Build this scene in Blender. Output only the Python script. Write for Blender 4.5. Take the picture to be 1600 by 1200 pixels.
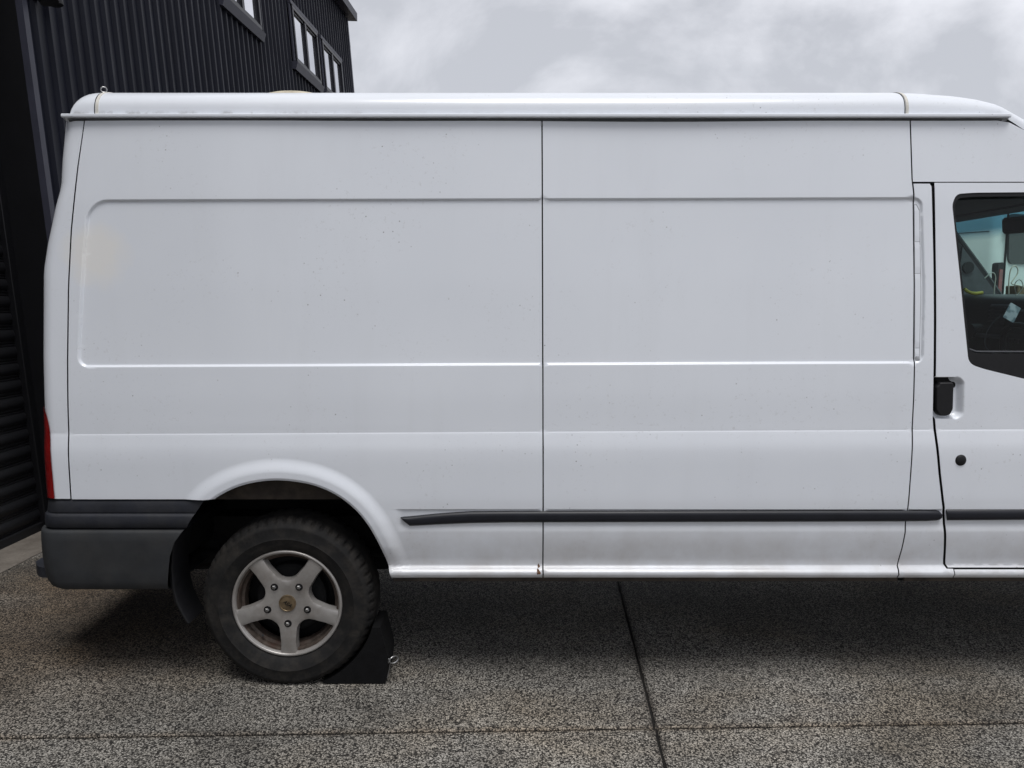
import bpy, math, random
import numpy as np
from mathutils import Vector, Matrix
from mathutils.geometry import delaunay_2d_cdt

R = math.radians
random.seed(4); rng = np.random.default_rng(7)
scene = bpy.context.scene
for o in list(bpy.data.objects): bpy.data.objects.remove(o)
col = scene.collection

# ------------------------------------------------------------------ camera
cam = bpy.data.cameras.new('camera'); cam_o = bpy.data.objects.new('camera', cam); col.objects.link(cam_o)
cam.sensor_width = 36.0; cam.lens = 1202.0 / 1600.0 * 36.0
cam.clip_start = 0.05; cam.clip_end = 2000
cam_o.location = (0, -3.0, 1.6); cam_o.rotation_euler = (R(90 - 6.55), 0, 0)
scene.camera = cam_o

# ------------------------------------------------------------------ world: overcast sky
SUN_EL, SUN_AZ = 70.0, 12.0          # degrees; azimuth 0 = straight behind the camera, + = to its right
world = bpy.data.worlds.new('World'); scene.world = world; world.use_nodes = True
nt = world.node_tree; nt.nodes.clear(); N = nt.nodes.new; L = nt.links.new
out = N('ShaderNodeOutputWorld')
sky = N('ShaderNodeTexSky'); sky.sky_type = 'NISHITA'; sky.sun_disc = False
sky.sun_elevation = R(SUN_EL); sky.sun_rotation = R(180 - SUN_AZ)
bg1 = N('ShaderNodeBackground'); bg1.inputs['Strength'].default_value = 0.1; L(sky.outputs[0], bg1.inputs[0])
tc = N('ShaderNodeTexCoord')
cmb = N('ShaderNodeMapping'); cmb.inputs['Scale'].default_value = (1.0, 1.0, 1.6); cmb.inputs['Location'].default_value = (0.35, 0.2, 0.6); L(tc.outputs['Generated'], cmb.inputs[0])
n1 = N('ShaderNodeTexNoise'); n1.inputs['Scale'].default_value = 2.6; n1.inputs['Detail'].default_value = 8; n1.inputs['Roughness'].default_value = 0.56
n1.inputs['Distortion'].default_value = 0.35
L(cmb.outputs[0], n1.inputs['Vector'])
cr = N('ShaderNodeValToRGB'); L(n1.outputs[0], cr.inputs[0])
cr.color_ramp.elements[0].position = 0.42; cr.color_ramp.elements[0].color = (0.350, 0.358, 0.385, 1)
cr.color_ramp.elements[1].position = 0.60; cr.color_ramp.elements[1].color = (0.555, 0.560, 0.592, 1)
bg2 = N('ShaderNodeBackground'); bg2.inputs['Strength'].default_value = 1.0; L(cr.outputs[0], bg2.inputs[0])
mx = N('ShaderNodeMixShader'); mx.inputs[0].default_value = 0.94; L(bg1.outputs[0], mx.inputs[1]); L(bg2.outputs[0], mx.inputs[2])
L(mx.outputs[0], out.inputs[0])

sun = bpy.data.lights.new('sun', 'SUN'); sun.energy = 1.3; sun.angle = R(28); sun.color = (1.0, 0.985, 0.965)
sun_o = bpy.data.objects.new('sun', sun); col.objects.link(sun_o)
ce, se_ = math.cos(R(SUN_EL)), math.sin(R(SUN_EL))
to_sun = Vector((ce * math.sin(R(SUN_AZ)), -ce * math.cos(R(SUN_AZ)), se_))
sun_o.rotation_euler = to_sun.to_track_quat('Z', 'Y').to_euler(); sun_o.location = (0, -6, 12)

vs = scene.view_settings
vs.view_transform = 'Standard'; vs.look = 'None'; vs.gamma = 1.0; vs.use_curve_mapping = False; vs.exposure = 0.74
scene.render.engine = 'CYCLES'
scene.cycles.max_bounces = 6; scene.cycles.transparent_max_bounces = 10
scene.cycles.caustics_reflective = False; scene.cycles.caustics_refractive = False

# ------------------------------------------------------------------ materials
class MatB:
    def __init__(s, name):
        s.m = bpy.data.materials.new(name); s.m.use_nodes = True
        s.nt = s.m.node_tree; s.b = s.nt.nodes['Principled BSDF']; s.o = s.nt.nodes['Material Output']
    def n(s, t, **k):
        x = s.nt.nodes.new(t)
        for a, v in k.items(): setattr(x, a, v)
        return x
    def l(s, a, b): s.nt.links.new(a, b)
    def coord(s, kind='Object', scale=None):
        t = s.n('ShaderNodeTexCoord').outputs[kind]
        if scale is not None:
            mp = s.n('ShaderNodeMapping'); mp.inputs['Scale'].default_value = scale; s.l(t, mp.inputs[0]); return mp.outputs[0]
        return t
    def noise(s, sc, det=4, rough=0.55, co=None, dist=0.0):
        x = s.n('ShaderNodeTexNoise'); x.inputs['Scale'].default_value = sc; x.inputs['Detail'].default_value = det
        x.inputs['Roughness'].default_value = rough; x.inputs['Distortion'].default_value = dist
        s.l(co if co is not None else s.coord(), x.inputs['Vector']); return x.outputs[0]
    def voro(s, sc, co=None, feat='F1', outp=0):
        x = s.n('ShaderNodeTexVoronoi', feature=feat); x.inputs['Scale'].default_value = sc
        s.l(co if co is not None else s.coord(), x.inputs['Vector']); return x.outputs[outp]
    def ramp(s, f, stops):
        x = s.n('ShaderNodeValToRGB'); s.l(f, x.inputs[0]); e = x.color_ramp.elements
        while len(e) < len(stops): e.new(0.5)
        for i, (p, c) in enumerate(stops):
            e[i].position = p; e[i].color = (c, c, c, 1) if not isinstance(c, tuple) else (*c, 1)
        return x.outputs[0]
    def mix(s, f, a, b, mode='MIX'):
        x = s.n('ShaderNodeMix', data_type='RGBA', blend_type=mode)
        for sock, v in ((x.inputs[0], f), (x.inputs[6], a), (x.inputs[7], b)):
            if isinstance(v, (int, float)): sock.default_value = v
            elif isinstance(v, tuple): sock.default_value = (*v, 1)
            else: s.l(v, sock)
        return x.outputs[2]
    def math(s, op, a, b=0.0, clamp=False):
        x = s.n('ShaderNodeMath', operation=op, use_clamp=clamp)
        for i, v in enumerate((a, b)):
            if isinstance(v, (int, float)): x.inputs[i].default_value = v
            else: s.l(v, x.inputs[i])
        return x.outputs[0]
    def set(s, **k):
        names = dict(color='Base Color', rough='Roughness', metal='Metallic', coat='Coat Weight', coatr='Coat Roughness', spec='Specular IOR Level', normal='Normal')
        for a, v in k.items():
            i = s.b.inputs[names[a]]
            if isinstance(v, (int, float)): i.default_value = v
            elif isinstance(v, tuple): i.default_value = (*v, 1)
            else: s.l(v, i)
        return s
    def bump(s, h, strength=0.3, dist=0.01):
        x = s.n('ShaderNodeBump'); x.inputs['Strength'].default_value = strength; x.inputs['Distance'].default_value = dist
        s.l(h, x.inputs['Height']); s.l(x.outputs[0], s.b.inputs['Normal']); return s

def paint_mat():
    m = MatB('white_van_paint')
    co = m.coord()
    c = m.mix(m.ramp(m.noise(1.7, 3, 0.6), [(0.3, 0.0), (0.75, 1.0)]), (0.728, 0.757, 0.808), (0.762, 0.79, 0.838))
    # dull vertical wash streaks
    st = m.noise(3.0, 4, 0.6, m.coord(scale=(3.0, 3.0, 0.35)))
    c = m.mix(m.math('MULTIPLY', m.ramp(st, [(0.52, 0.0), (0.8, 1.0)]), 0.12), c, (0.58, 0.59, 0.61))
    # small dark specks in loose clusters
    spot = m.ramp(m.voro(34.0), [(0.05, 1.0), (0.12, 0.0)])
    keep = m.ramp(m.noise(11.0, 2, 0.5), [(0.52, 0.0), (0.60, 1.0)])
    clus = m.ramp(m.noise(2.3, 3, 0.6), [(0.46, 0.0), (0.60, 1.0)])
    sp = m.math('MULTIPLY', m.math('MULTIPLY', spot, keep), clus)
    c = m.mix(m.math('MULTIPLY', sp, 0.75), c, (0.10, 0.095, 0.09))
    # fine road film
    fine = m.ramp(m.noise(60.0, 3, 0.7), [(0.60, 0.0), (0.78, 1.0)])
    c = m.mix(m.math('MULTIPLY', m.math('MULTIPLY', fine, clus), 0.35), c, (0.35, 0.34, 0.33))
    # brown mud film thrown up along the sill, ragged
    sx = m.n('ShaderNodeSeparateXYZ'); m.l(co, sx.inputs[0])
    mp = m.n('ShaderNodeMapRange'); m.l(sx.outputs[2], mp.inputs[0]); mp.inputs[1].default_value = 0.45; mp.inputs[2].default_value = 0.80
    mp.inputs[3].default_value = 1.0; mp.inputs[4].default_value = 0.0
    mud = m.math('MULTIPLY', mp.outputs[0], m.ramp(m.noise(4.5, 4, 0.65), [(0.35, 0.25), (0.7, 1.0)]))
    c = m.mix(m.math('MULTIPLY', mud, 0.62), c, (0.34, 0.30, 0.26))
    # grey grime lying along the gutter
    g1 = m.n('ShaderNodeMapRange'); m.l(sx.outputs[2], g1.inputs[0]); g1.inputs[1].default_value = 2.302; g1.inputs[2].default_value = 2.318; g1.inputs[3].default_value = 1.0; g1.inputs[4].default_value = 0.0
    gm = m.math('MULTIPLY', m.math('GREATER_THAN', sx.outputs[2], 2.296), g1.outputs[0])
    gr = m.math('MULTIPLY', gm, m.ramp(m.noise(16.0, 3, 0.75), [(0.46, 0.0), (0.62, 1.0)]))
    gx_ = m.n('ShaderNodeMapRange'); m.l(sx.outputs[0], gx_.inputs[0]); gx_.inputs[1].default_value = -1.0; gx_.inputs[2].default_value = -0.5; gx_.inputs[3].default_value = 0.6; gx_.inputs[4].default_value = 0.15
    c = m.mix(m.math('MULTIPLY', gr, gx_.outputs[0]), c, (0.26, 0.25, 0.24))
    # an old touched-up patch near the rear edge
    vd = m.n('ShaderNodeVectorMath', operation='DISTANCE'); m.l(co, vd.inputs[0]); vd.inputs[1].default_value = (-1.63, 0.04, 1.76)
    pd = m.math('ADD', vd.outputs['Value'], m.math('MULTIPLY', m.noise(9.0, 3), 0.10))
    c = m.mix(m.math('MULTIPLY', m.ramp(pd, [(0.12, 1.0), (0.19, 0.0)]), 0.6), c, (0.83, 0.80, 0.74))
    m.set(color=c, rough=0.34, spec=0.45, coat=0.35, coatr=0.12)
    return m.m

def simple(name, c, rough=0.5, metal=0.0, var=0.25, nsc=18.0, bump=0.0, bsc=180.0, coat=0.0, spec=0.35, dirt=None):
    m = MatB(name)
    dark = tuple(x * (1 - var) for x in c); lite = tuple(min(1, x * (1 + var)) for x in c)
    cc = m.mix(m.ramp(m.noise(nsc, 5, 0.6), [(0.3, 0.0), (0.7, 1.0)]), dark, lite)
    if dirt: cc = m.mix(m.math('MULTIPLY', m.ramp(m.noise(nsc * 0.6, 6, 0.7), [(0.45, 0.0), (0.7, 1.0)]), dirt[1]), cc, dirt[0])
    m.set(color=cc, rough=rough, metal=metal, coat=coat, spec=spec)
    if bump: m.bump(m.noise(bsc, 3, 0.6), bump, 0.004)
    return m.m

def glass_mat(name, tint, band=None, refl=1.0):
    m = MatB(name); m.nt.nodes.remove(m.b)
    tr = m.n('ShaderNodeBsdfTransparent'); gl = m.n('ShaderNodeBsdfGlossy'); gl.inputs['Roughness'].default_value = 0.02
    if band:
        sx = m.n('ShaderNodeSeparateXYZ'); m.l(m.coord(), sx.inputs[0])
        mp = m.n('ShaderNodeMapRange'); m.l(sx.outputs[2], mp.inputs[0]); mp.inputs[1].default_value = band[0]; mp.inputs[2].default_value = band[1]
        m.l(m.mix(mp.outputs[0], tint, band[2]), tr.inputs[0])
    else: tr.inputs[0].default_value = (*tint, 1)
    fr = m.n('ShaderNodeFresnel'); fr.inputs[0].default_value = 1.5
    ms = m.n('ShaderNodeMixShader'); m.l(m.math('MULTIPLY', fr.outputs[0], refl, True), ms.inputs[0]); m.l(tr.outputs[0], ms.inputs[1]); m.l(gl.outputs[0], ms.inputs[2])
    m.l(ms.outputs[0], m.o.inputs[0]); return m.m

def concrete_mat(name, smooth=False):
    m = MatB(name); co = m.coord()
    if smooth:
        c = m.mix(m.ramp(m.noise(5.0, 8, 0.7), [(0.3, 0.0), (0.7, 1.0)]), (0.10, 0.085, 0.07), (0.22, 0.195, 0.165))
        c = m.mix(m.ramp(m.noise(60, 4, 0.7), [(0.45, 0.0), (0.75, 0.6)]), c, (0.09, 0.075, 0.06))
        m.set(color=c, rough=0.85); m.bump(m.noise(60, 5, 0.7), 0.4, 0.004); return m.m
    # washed exposed aggregate: pale sandy stones in a dark matrix
    wv = m.n('ShaderNodeVectorMath', operation='ADD'); m.l(co, wv.inputs[0])
    nz = m.n('ShaderNodeTexNoise'); nz.inputs['Scale'].default_value = 70; nz.inputs['Detail'].default_value = 2; m.l(co, nz.inputs['Vector'])
    scv = m.n('ShaderNodeVectorMath', operation='SCALE'); m.l(nz.outputs['Color'], scv.inputs[0]); scv.inputs['Scale'].default_value = 0.012
    m.l(scv.outputs[0], wv.inputs[1])
    v1 = m.voro(140.0, wv.outputs[0]); vc = m.voro(140.0, wv.outputs[0], outp=1)
    g = m.noise(215.0, 2, 0.6, co)
    v3 = m.voro(58.0, wv.outputs[0]); big3 = m.ramp(v3, [(0.22, 1.0), (0.34, 0.0)])
    pick = m.ramp(m.noise(31.0, 2, 0.5), [(0.50, 0.0), (0.58, 1.0)])
    grain = m.math('ADD', m.math('MULTIPLY', v1, 0.75), m.math('MULTIPLY', g, 0.75))
    hs = m.n('ShaderNodeSeparateColor'); m.l(vc, hs.inputs[0])
    stone = m.ramp(hs.outputs[0], [(0.0, (0.17, 0.16, 0.142)), (0.35, (0.32, 0.30, 0.266)), (0.7, (0.44, 0.415, 0.37)), (1.0, (0.57, 0.54, 0.485))])
    c = m.mix(m.ramp(grain, [(0.60, 0.0), (0.86, 1.0)]), stone, (0.022, 0.020, 0.018))
    c = m.mix(m.math('MULTIPLY', big3, pick), c, m.mix(m.noise(23.0, 2), (0.22, 0.205, 0.185), (0.50, 0.47, 0.43)))
    big = m.ramp(m.noise(1.3, 5, 0.62), [(0.33, 0.50), (0.68, 1.15)])
    c = m.mix(1.0, c, big, 'MULTIPLY')
    # rusty / oily brown staining, stronger by the building
    br = m.ramp(m.noise(0.9, 4, 0.65, m.coord(scale=(1.0, 1.6, 1.0))), [(0.47, 0.0), (0.66, 1.0)])
    c = m.mix(m.math('MULTIPLY', br, 0.55), c, m.mix(1.0, c, (0.92, 0.80, 0.64), 'MULTIPLY'))
    dk = m.ramp(m.noise(2.6, 4, 0.7), [(0.56, 0.0), (0.74, 1.0)])
    c = m.mix(m.math('MULTIPLY', dk, 0.5), c, m.mix(1.0, c, (0.35, 0.33, 0.32), 'MULTIPLY'))
    sx = m.n('ShaderNodeSeparateXYZ'); m.l(co, sx.inputs[0])
    wob = m.math('MULTIPLY', m.math('SUBTRACT', m.noise(7.0, 4, 0.7), 0.5), 0.05)
    jd = m.math('ABSOLUTE', m.math('SUBTRACT', sx.outputs[0], m.math('ADD', m.math('MULTIPLY', sx.outputs[1], 0.0431), 0.5472)))
    jy = m.math('ABSOLUTE', m.math('SUBTRACT', sx.outputs[1], m.math('ADD', m.math('MULTIPLY', sx.outputs[0], 0.0268), -0.3125)))
    j1 = m.ramp(m.math('ADD', jd, wob), [(0.0, 1.0), (0.035, 0.0)]); j2 = m.ramp(m.math('ADD', jy, wob), [(0.0, 1.0), (0.03, 0.0)])
    c = m.mix(m.math('MULTIPLY', j1, 0.75), c, m.mix(1.0, c, (0.34, 0.32, 0.31), 'MULTIPLY'))
    c = m.mix(m.math('MULTIPLY', j2, 0.6), c, m.mix(1.0, c, (0.62, 0.50, 0.38), 'MULTIPLY'))
    vd = m.n('ShaderNodeVectorMath', operation='DISTANCE'); m.l(co, vd.inputs[0]); vd.inputs[1].default_value = (-2.15, 0.75, 0.0)
    mr_ = m.n('ShaderNodeMapRange'); m.l(m.math('ADD', vd.outputs['Value'], m.math('MULTIPLY', m.noise(2.0, 5, 0.65), 1.2)), mr_.inputs[0]); mr_.inputs[1].default_value = 1.0; mr_.inputs[2].default_value = 1.9; mr_.inputs[3].default_value = 1.0; mr_.inputs[4].default_value = 0.0
    c = m.mix(mr_.outputs[0], c, m.mix(1.0, c, (0.58, 0.49, 0.41), 'MULTIPLY'))
    tm = m.ramp(m.noise(1.0, 5, 0.7, m.coord(scale=(0.55, 2.6, 1.0))), [(0.54, 0.0), (0.70, 1.0)])
    c = m.mix(m.math('MULTIPLY', tm, 0.55), c, m.mix(1.0, c, (0.42, 0.39, 0.37), 'MULTIPLY'))
    m.set(color=c, rough=0.8, spec=0.35)
    m.bump(m.math('SUBTRACT', 1.0, grain), 0.8, 0.004)
    return m.m

M = {}
M['paint'] = paint_mat()
M['ground'] = concrete_mat('exposed_aggregate_concrete')
M['concrete'] = concrete_mat('worn_smooth_concrete', True)
M['joint'] = simple('joint_dirt', (0.008, 0.007, 0.006), 0.95, var=0.4)
M['black'] = simple('black_underbody', (0.003, 0.003, 0.0033), 0.8, var=0.4)
M['well'] = simple('dusty_wheel_well', (0.045, 0.037, 0.031), 0.9, var=0.35, nsc=14, dirt=((0.11, 0.085, 0.065), 0.5))
M['rubber'] = simple('black_rubber', (0.0065, 0.0065, 0.008), 0.55, var=0.3, nsc=30)
M['tyre'] = simple('worn_tyre_rubber', (0.006, 0.0057, 0.0058), 0.78, var=0.35, nsc=26, bump=0.15, dirt=((0.030, 0.026, 0.022), 0.75))
M['bumper'] = simple('grey_textured_plastic', (0.018, 0.020, 0.027), 0.6, var=0.25, nsc=9, bump=0.25, bsc=500, dirt=((0.046, 0.045, 0.045), 0.5))
M['trim'] = simple('faded_black_trim', (0.010, 0.011, 0.016), 0.42, var=0.2, nsc=12, bump=0.1, bsc=400)
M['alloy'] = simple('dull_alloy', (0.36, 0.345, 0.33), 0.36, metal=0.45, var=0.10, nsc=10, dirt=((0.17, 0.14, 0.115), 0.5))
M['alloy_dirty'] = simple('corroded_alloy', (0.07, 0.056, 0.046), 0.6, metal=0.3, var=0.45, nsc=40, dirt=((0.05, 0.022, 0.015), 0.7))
M['nut'] = simple('steel_nut', (0.26, 0.255, 0.25), 0.35, metal=0.9, var=0.2, nsc=60)
M['bronze'] = simple('bronze_cap', (0.17, 0.125, 0.075), 0.4, metal=0.5, var=0.3, nsc=50)
M['cladding'] = simple('dark_navy_steel', (0.0075, 0.0085, 0.0150), 0.50, var=0.12, nsc=4, coat=0.0, spec=0.12)
_c = MatB('dark_navy_steel'); _st = _c.noise(2.0, 5, 0.65, _c.coord(scale=(6.0, 6.0, 0.25))); _c.set(color=_c.mix(_c.ramp(_st, [(0.4, 0.0), (0.75, 1.0)]), (0.0042, 0.0052, 0.0115), (0.0085, 0.0100, 0.0190)), rough=_c.ramp(_c.noise(1.2, 4), [(0.3, 0.38), (0.7, 0.6)]), spec=0.16)
M['cladding'] = _c.m
M['flash'] = simple('dark_navy_flashing', (0.042, 0.043, 0.060), 0.45, var=0.12, nsc=6, spec=0.25)
M['shutter'] = simple('black_shutter_steel', (0.0035, 0.0035, 0.0048), 0.5, var=0.2, nsc=6)
M['alu'] = simple('dark_aluminium', (0.010, 0.010, 0.015), 0.35, metal=0.2, var=0.15)
M['pane'] = simple('reflective_window_glass', (0.66, 0.67, 0.71), 0.04, metal=0.95, var=0.08, nsc=1.0)
M['inside'] = simple('dark_cab_plastic', (0.010, 0.011, 0.013), 0.45, var=0.25, nsc=20, bump=0.15, bsc=300)
M['inside2'] = simple('grey_cab_trim', (0.085, 0.09, 0.10), 0.7, var=0.15, nsc=20)
M['liner'] = simple('grey_headliner', (0.09, 0.095, 0.10), 0.9, var=0.1)
M['seat'] = simple('dark_seat_cloth', (0.03, 0.03, 0.035), 0.95, var=0.3, nsc=60)
M['side_glass'] = glass_mat('side_window_glass', (0.84, 0.97, 0.95), None, 0.5)
M['screen_glass'] = glass_mat('windscreen_glass', (0.78, 0.98, 0.93), (1.93, 1.99, (0.12, 0.32, 0.42)), 0.2)
M['red'] = simple('red_tail_lens', (0.20, 0.008, 0.008), 0.12, var=0.25, nsc=14, coat=0.6)
M['wire'] = simple('galvanised_wire', (0.36, 0.36, 0.36), 0.4, metal=0.9, var=0.15)
M['cream'] = simple('aged_cream_plastic', (0.56, 0.50, 0.38), 0.5, var=0.15, nsc=20, dirt=((0.25, 0.21, 0.15), 0.5))
M['sealant'] = simple('aged_sealant', (0.60, 0.58, 0.53), 0.6, var=0.2, nsc=30)
M['cable'] = simple('off_white_cable', (0.62, 0.58, 0.50), 0.5, var=0.1)
M['yellow'] = simple('yellow_plastic', (0.60, 0.48, 0.06), 0.5, var=0.15)
M['card'] = simple('brown_card', (0.20, 0.15, 0.09), 0.8, var=0.2)
M['rust'] = simple('rust', (0.12, 0.060, 0.030), 0.9, var=0.5, nsc=80)
M['white2'] = simple('white_paint_second_van', (0.76, 0.78, 0.78), 0.4, var=0.05, nsc=2)
M['dark_glass'] = simple('dark_rear_glass', (0.012, 0.014, 0.014), 0.06, var=0.3, nsc=5, spec=0.5)
M['phone'] = simple('glossy_black_screen', (0.02, 0.025, 0.03), 0.06, var=0.1, spec=1.0)
_p = MatB('lit_phone_screen'); _p.set(color=(0.03, 0.035, 0.04), rough=0.1)
_pc = _p.mix(_p.ramp(_p.noise(22.0, 1), [(0.46, 0.0), (0.54, 1.0)]), (0.035, 0.055, 0.065), (0.10, 0.13, 0.145)); _p.l(_pc, _p.b.inputs['Emission Color']); _p.b.inputs['Emission Strength'].default_value = 0.8
M['phone'] = _p.m
M['chock'] = simple('matt_black_rubber', (0.0035, 0.0035, 0.004), 0.85, var=0.4, nsc=30, bump=0.3, bsc=120, spec=0.2)
M['seal2'] = simple('grey_seam_seal', (0.30, 0.31, 0.33), 0.6, var=0.1)
M['bumper_faded'] = simple('sun_faded_grey_plastic', (0.028, 0.0300, 0.033), 0.66, var=0.22, nsc=7, bump=0.25, bsc=500, dirt=((0.055, 0.053, 0.05), 0.5))
M['headlamp'] = simple('headlamp_lens', (0.45, 0.47, 0.48), 0.1, var=0.1, coat=0.5)

# ------------------------------------------------------------------ object helpers
def link(o, parent=None, off=None):
    col.objects.link(o)
    if parent is not None:
        o.parent = parent
        if off is not None: o.location = off
    return o

def empty(name, loc, label=None, cat=None, group=None):
    o = bpy.data.objects.new(name, None); o.location = loc; col.objects.link(o); o.empty_display_size = 0.1
    tag(o, label, cat, group); return o

def tag(o, label=None, cat=None, group=None, kind=None):
    if label: o['label'] = label
    if cat: o['category'] = cat
    if group: o['group'] = group
    if kind: o['kind'] = kind
    return o

ROOT_OFF = {}
def wl(o):                       # world location of an object from its chain of plain translations
    v = Vector((0, 0, 0))
    while o is not None: v = v + o.location; o = o.parent
    return v

def mesh(name, V, F, mat, parent=None, smooth=False, normals=None, local=False, sharp=None, mat2=None, idx=None):
    """One mesh object. V in world metres unless local (then in the parent's frame)."""
    me = bpy.data.meshes.new(name); me.from_pydata([tuple(map(float, v)) for v in V], [], [tuple(map(int, f)) for f in F]); me.update()
    me.materials.append(mat)
    if mat2 is not None:
        me.materials.append(mat2); me.polygons.foreach_set('material_index', idx)
    if smooth or normals is not None:
        me.shade_smooth()
        if smooth and normals is None: me.set_sharp_from_angle(angle=R(sharp or 38))
    if normals is not None: me.normals_split_custom_set_from_vertices([tuple(map(float, n)) for n in normals])
    o = bpy.data.objects.new(name, me)
    link(o, parent)
    if parent is not None and not local: o.location = -wl(parent)
    return o

class MB:
    def __init__(s): s.V = []; s.F = []
    def add(s, V, F):
        b = len(s.V); s.V += [tuple(v) for v in V]; s.F += [tuple(i + b for i in f) for f in F]; return s
    def box(s, c, d, bev=0.0, rot=None):
        x, y, z = (k / 2 for k in d); b = min(bev, x * .9, y * .9, z * .9); c = Vector(c)
        if b <= 0:
            V = [(sx * x, sy * y, sz * z) for sx in (-1, 1) for sy in (-1, 1) for sz in (-1, 1)]
            F = [(0, 1, 3, 2), (4, 6, 7, 5), (0, 4, 5, 1), (2, 3, 7, 6), (0, 2, 6, 4), (1, 5, 7, 3)]
        else:
            V = []; F = []; idx = {}
            for sx in (-1, 1):
                for sy in (-1, 1):
                    for sz in (-1, 1):
                        for k, p in enumerate(((sx * x, sy * (y - b), sz * (z - b)), (sx * (x - b), sy * y, sz * (z - b)), (sx * (x - b), sy * (y - b), sz * z))):
                            idx[sx, sy, sz, k] = len(V); V.append(p)
            q = [(-1, -1), (1, -1), (1, 1), (-1, 1)]
            for s1 in (-1, 1):
                for k, f in enumerate((lambda a, b_: (s1, a, b_), lambda a, b_: (a, s1, b_), lambda a, b_: (a, b_, s1))):
                    F.append(tuple(idx[(*f(a, b_), k)] for a, b_ in q))
            for a in (-1, 1):
                for b_ in (-1, 1):
                    F.append((idx[a, b_, -1, 0], idx[a, b_, 1, 0], idx[a, b_, 1, 1], idx[a, b_, -1, 1]))
                    F.append((idx[a, -1, b_, 0], idx[a, 1, b_, 0], idx[a, 1, b_, 2], idx[a, -1, b_, 2]))
                    F.append((idx[-1, a, b_, 1], idx[1, a, b_, 1], idx[1, a, b_, 2], idx[-1, a, b_, 2]))
                    for c_ in (-1, 1): F.append((idx[a, b_, c_, 0], idx[a, b_, c_, 1], idx[a, b_, c_, 2]))
        if rot is not None: V = [rot @ Vector(v) for v in V]
        return s.add([Vector(v) + c for v in V], F)
    def tube(s, pts, r, n=8, close=False):
        pts = [Vector(p) for p in pts]; m = len(pts); rings = []
        up = Vector((0.13, 0.21, 0.97))
        for i, p in enumerate(pts):
            a = pts[(i - 1) % m] if (close or i > 0) else p; b = pts[(i + 1) % m] if (close or i < m - 1) else p
            t = (b - a).normalized(); u = t.cross(up)
            if u.length < 1e-4: u = t.cross(Vector((1, 0, 0)))
            u.normalize(); w = t.cross(u); rr = r[i] if isinstance(r, (list, tuple)) else r
            rings.append([p + (u * math.cos(2 * math.pi * k / n) + w * math.sin(2 * math.pi * k / n)) * rr for k in range(n)])
        V = [v for q in rings for v in q]; F = []
        for i in range(m if close else m - 1):
            j = (i + 1) % m
            for k in range(n): F.append((i * n + k, i * n + (k + 1) % n, j * n + (k + 1) % n, j * n + k))
        if not close: F += [tuple(range(n))[::-1], tuple((m - 1) * n + k for k in range(n))]
        return s.add(V, F)
    def prism(s, poly, axis, a, b, mapf=None):
        """polygon extruded along an axis from a to b; poly 2D in the two other axes (x,z for y; y,z for x; x,y for z)"""
        n = len(poly)
        def P(q, t): return {'x': (t, q[0], q[1]), 'y': (q[0], t, q[1]), 'z': (q[0], q[1], t)}[axis]
        V = [P(q, a) for q in poly] + [P(q, b) for q in poly]
        F = [tuple(range(n)), tuple(range(n, 2 * n))[::-1]] + [(i, (i + 1) % n, n + (i + 1) % n, n + i) for i in range(n)]
        return s.add(V, F)
    def lathe(s, prof, c, n=48, close=False):
        """profile (radius, y) turned round the Y axis through c"""
        m = len(prof); V = []; F = []
        for k in range(n):
            a = 2 * math.pi * k / n
            for r, y in prof: V.append((c[0] + r * math.cos(a), c[1] + y, c[2] + r * math.sin(a)))
        for k in range(n):
            k2 = (k + 1) % n
            for i in range(m if close else m - 1):
                j = (i + 1) % m; F.append((k * m + i, k * m + j, k2 * m + j, k2 * m + i))
        return s.add(V, F)
    def build(s, name, mat, parent=None, smooth=False, local=False, sharp=None):
        return mesh(name, s.V, s.F, mat, parent, smooth, None, local, sharp)

def recalc(o):
    import bmesh
    bm = bmesh.new(); bm.from_mesh(o.data); bmesh.ops.recalc_face_normals(bm, faces=bm.faces); bm.to_mesh(o.data); bm.free(); return o

def inside(P, poly):
    P = np.asarray(P); poly = np.asarray(poly); x, y = P[:, 0], P[:, 1]; r = np.zeros(len(P), bool); n = len(poly)
    for i in range(n):
        x1, y1 = poly[i]; x2, y2 = poly[(i + 1) % n]
        c = (y1 > y) != (y2 > y)
        if y1 != y2: r ^= c & (x < (x2 - x1) * (y - y1) / (y2 - y1) + x1)
    return r

def segdist(P, poly, closed=True):
    P = np.asarray(P, float); poly = np.asarray(poly, float); d = np.full(len(P), 1e9); n = len(poly)
    for i in range(n if closed else n - 1):
        a = poly[i]; b = poly[(i + 1) % n]; ab = b - a; t = np.clip(((P - a) @ ab) / max(1e-12, ab @ ab), 0, 1)
        d = np.minimum(d, np.linalg.norm(P - a - t[:, None] * ab, axis=1))
    return d

def resample(poly, step, closed=True):
    o = []; n = len(poly)
    for i in range(n if closed else n - 1):
        a = np.array(poly[i], float); b = np.array(poly[(i + 1) % n], float); k = max(1, int(np.ceil(np.linalg.norm(b - a) / step)))
        o += [tuple(a + (b - a) * t / k) for t in range(k)]
    if not closed: o.append(tuple(poly[-1]))
    return o

def chaikin(poly, it=2, closed=True):
    for _ in range(it):
        q = []; n = len(poly)
        rngi = range(n) if closed else range(n - 1)
        if not closed: q.append(poly[0])
        for i in rngi:
            a = np.array(poly[i]); b = np.array(poly[(i + 1) % n]); q += [tuple(a * .75 + b * .25), tuple(a * .25 + b * .75)]
        if not closed: q.append(poly[-1])
        poly = q
    return poly

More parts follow.
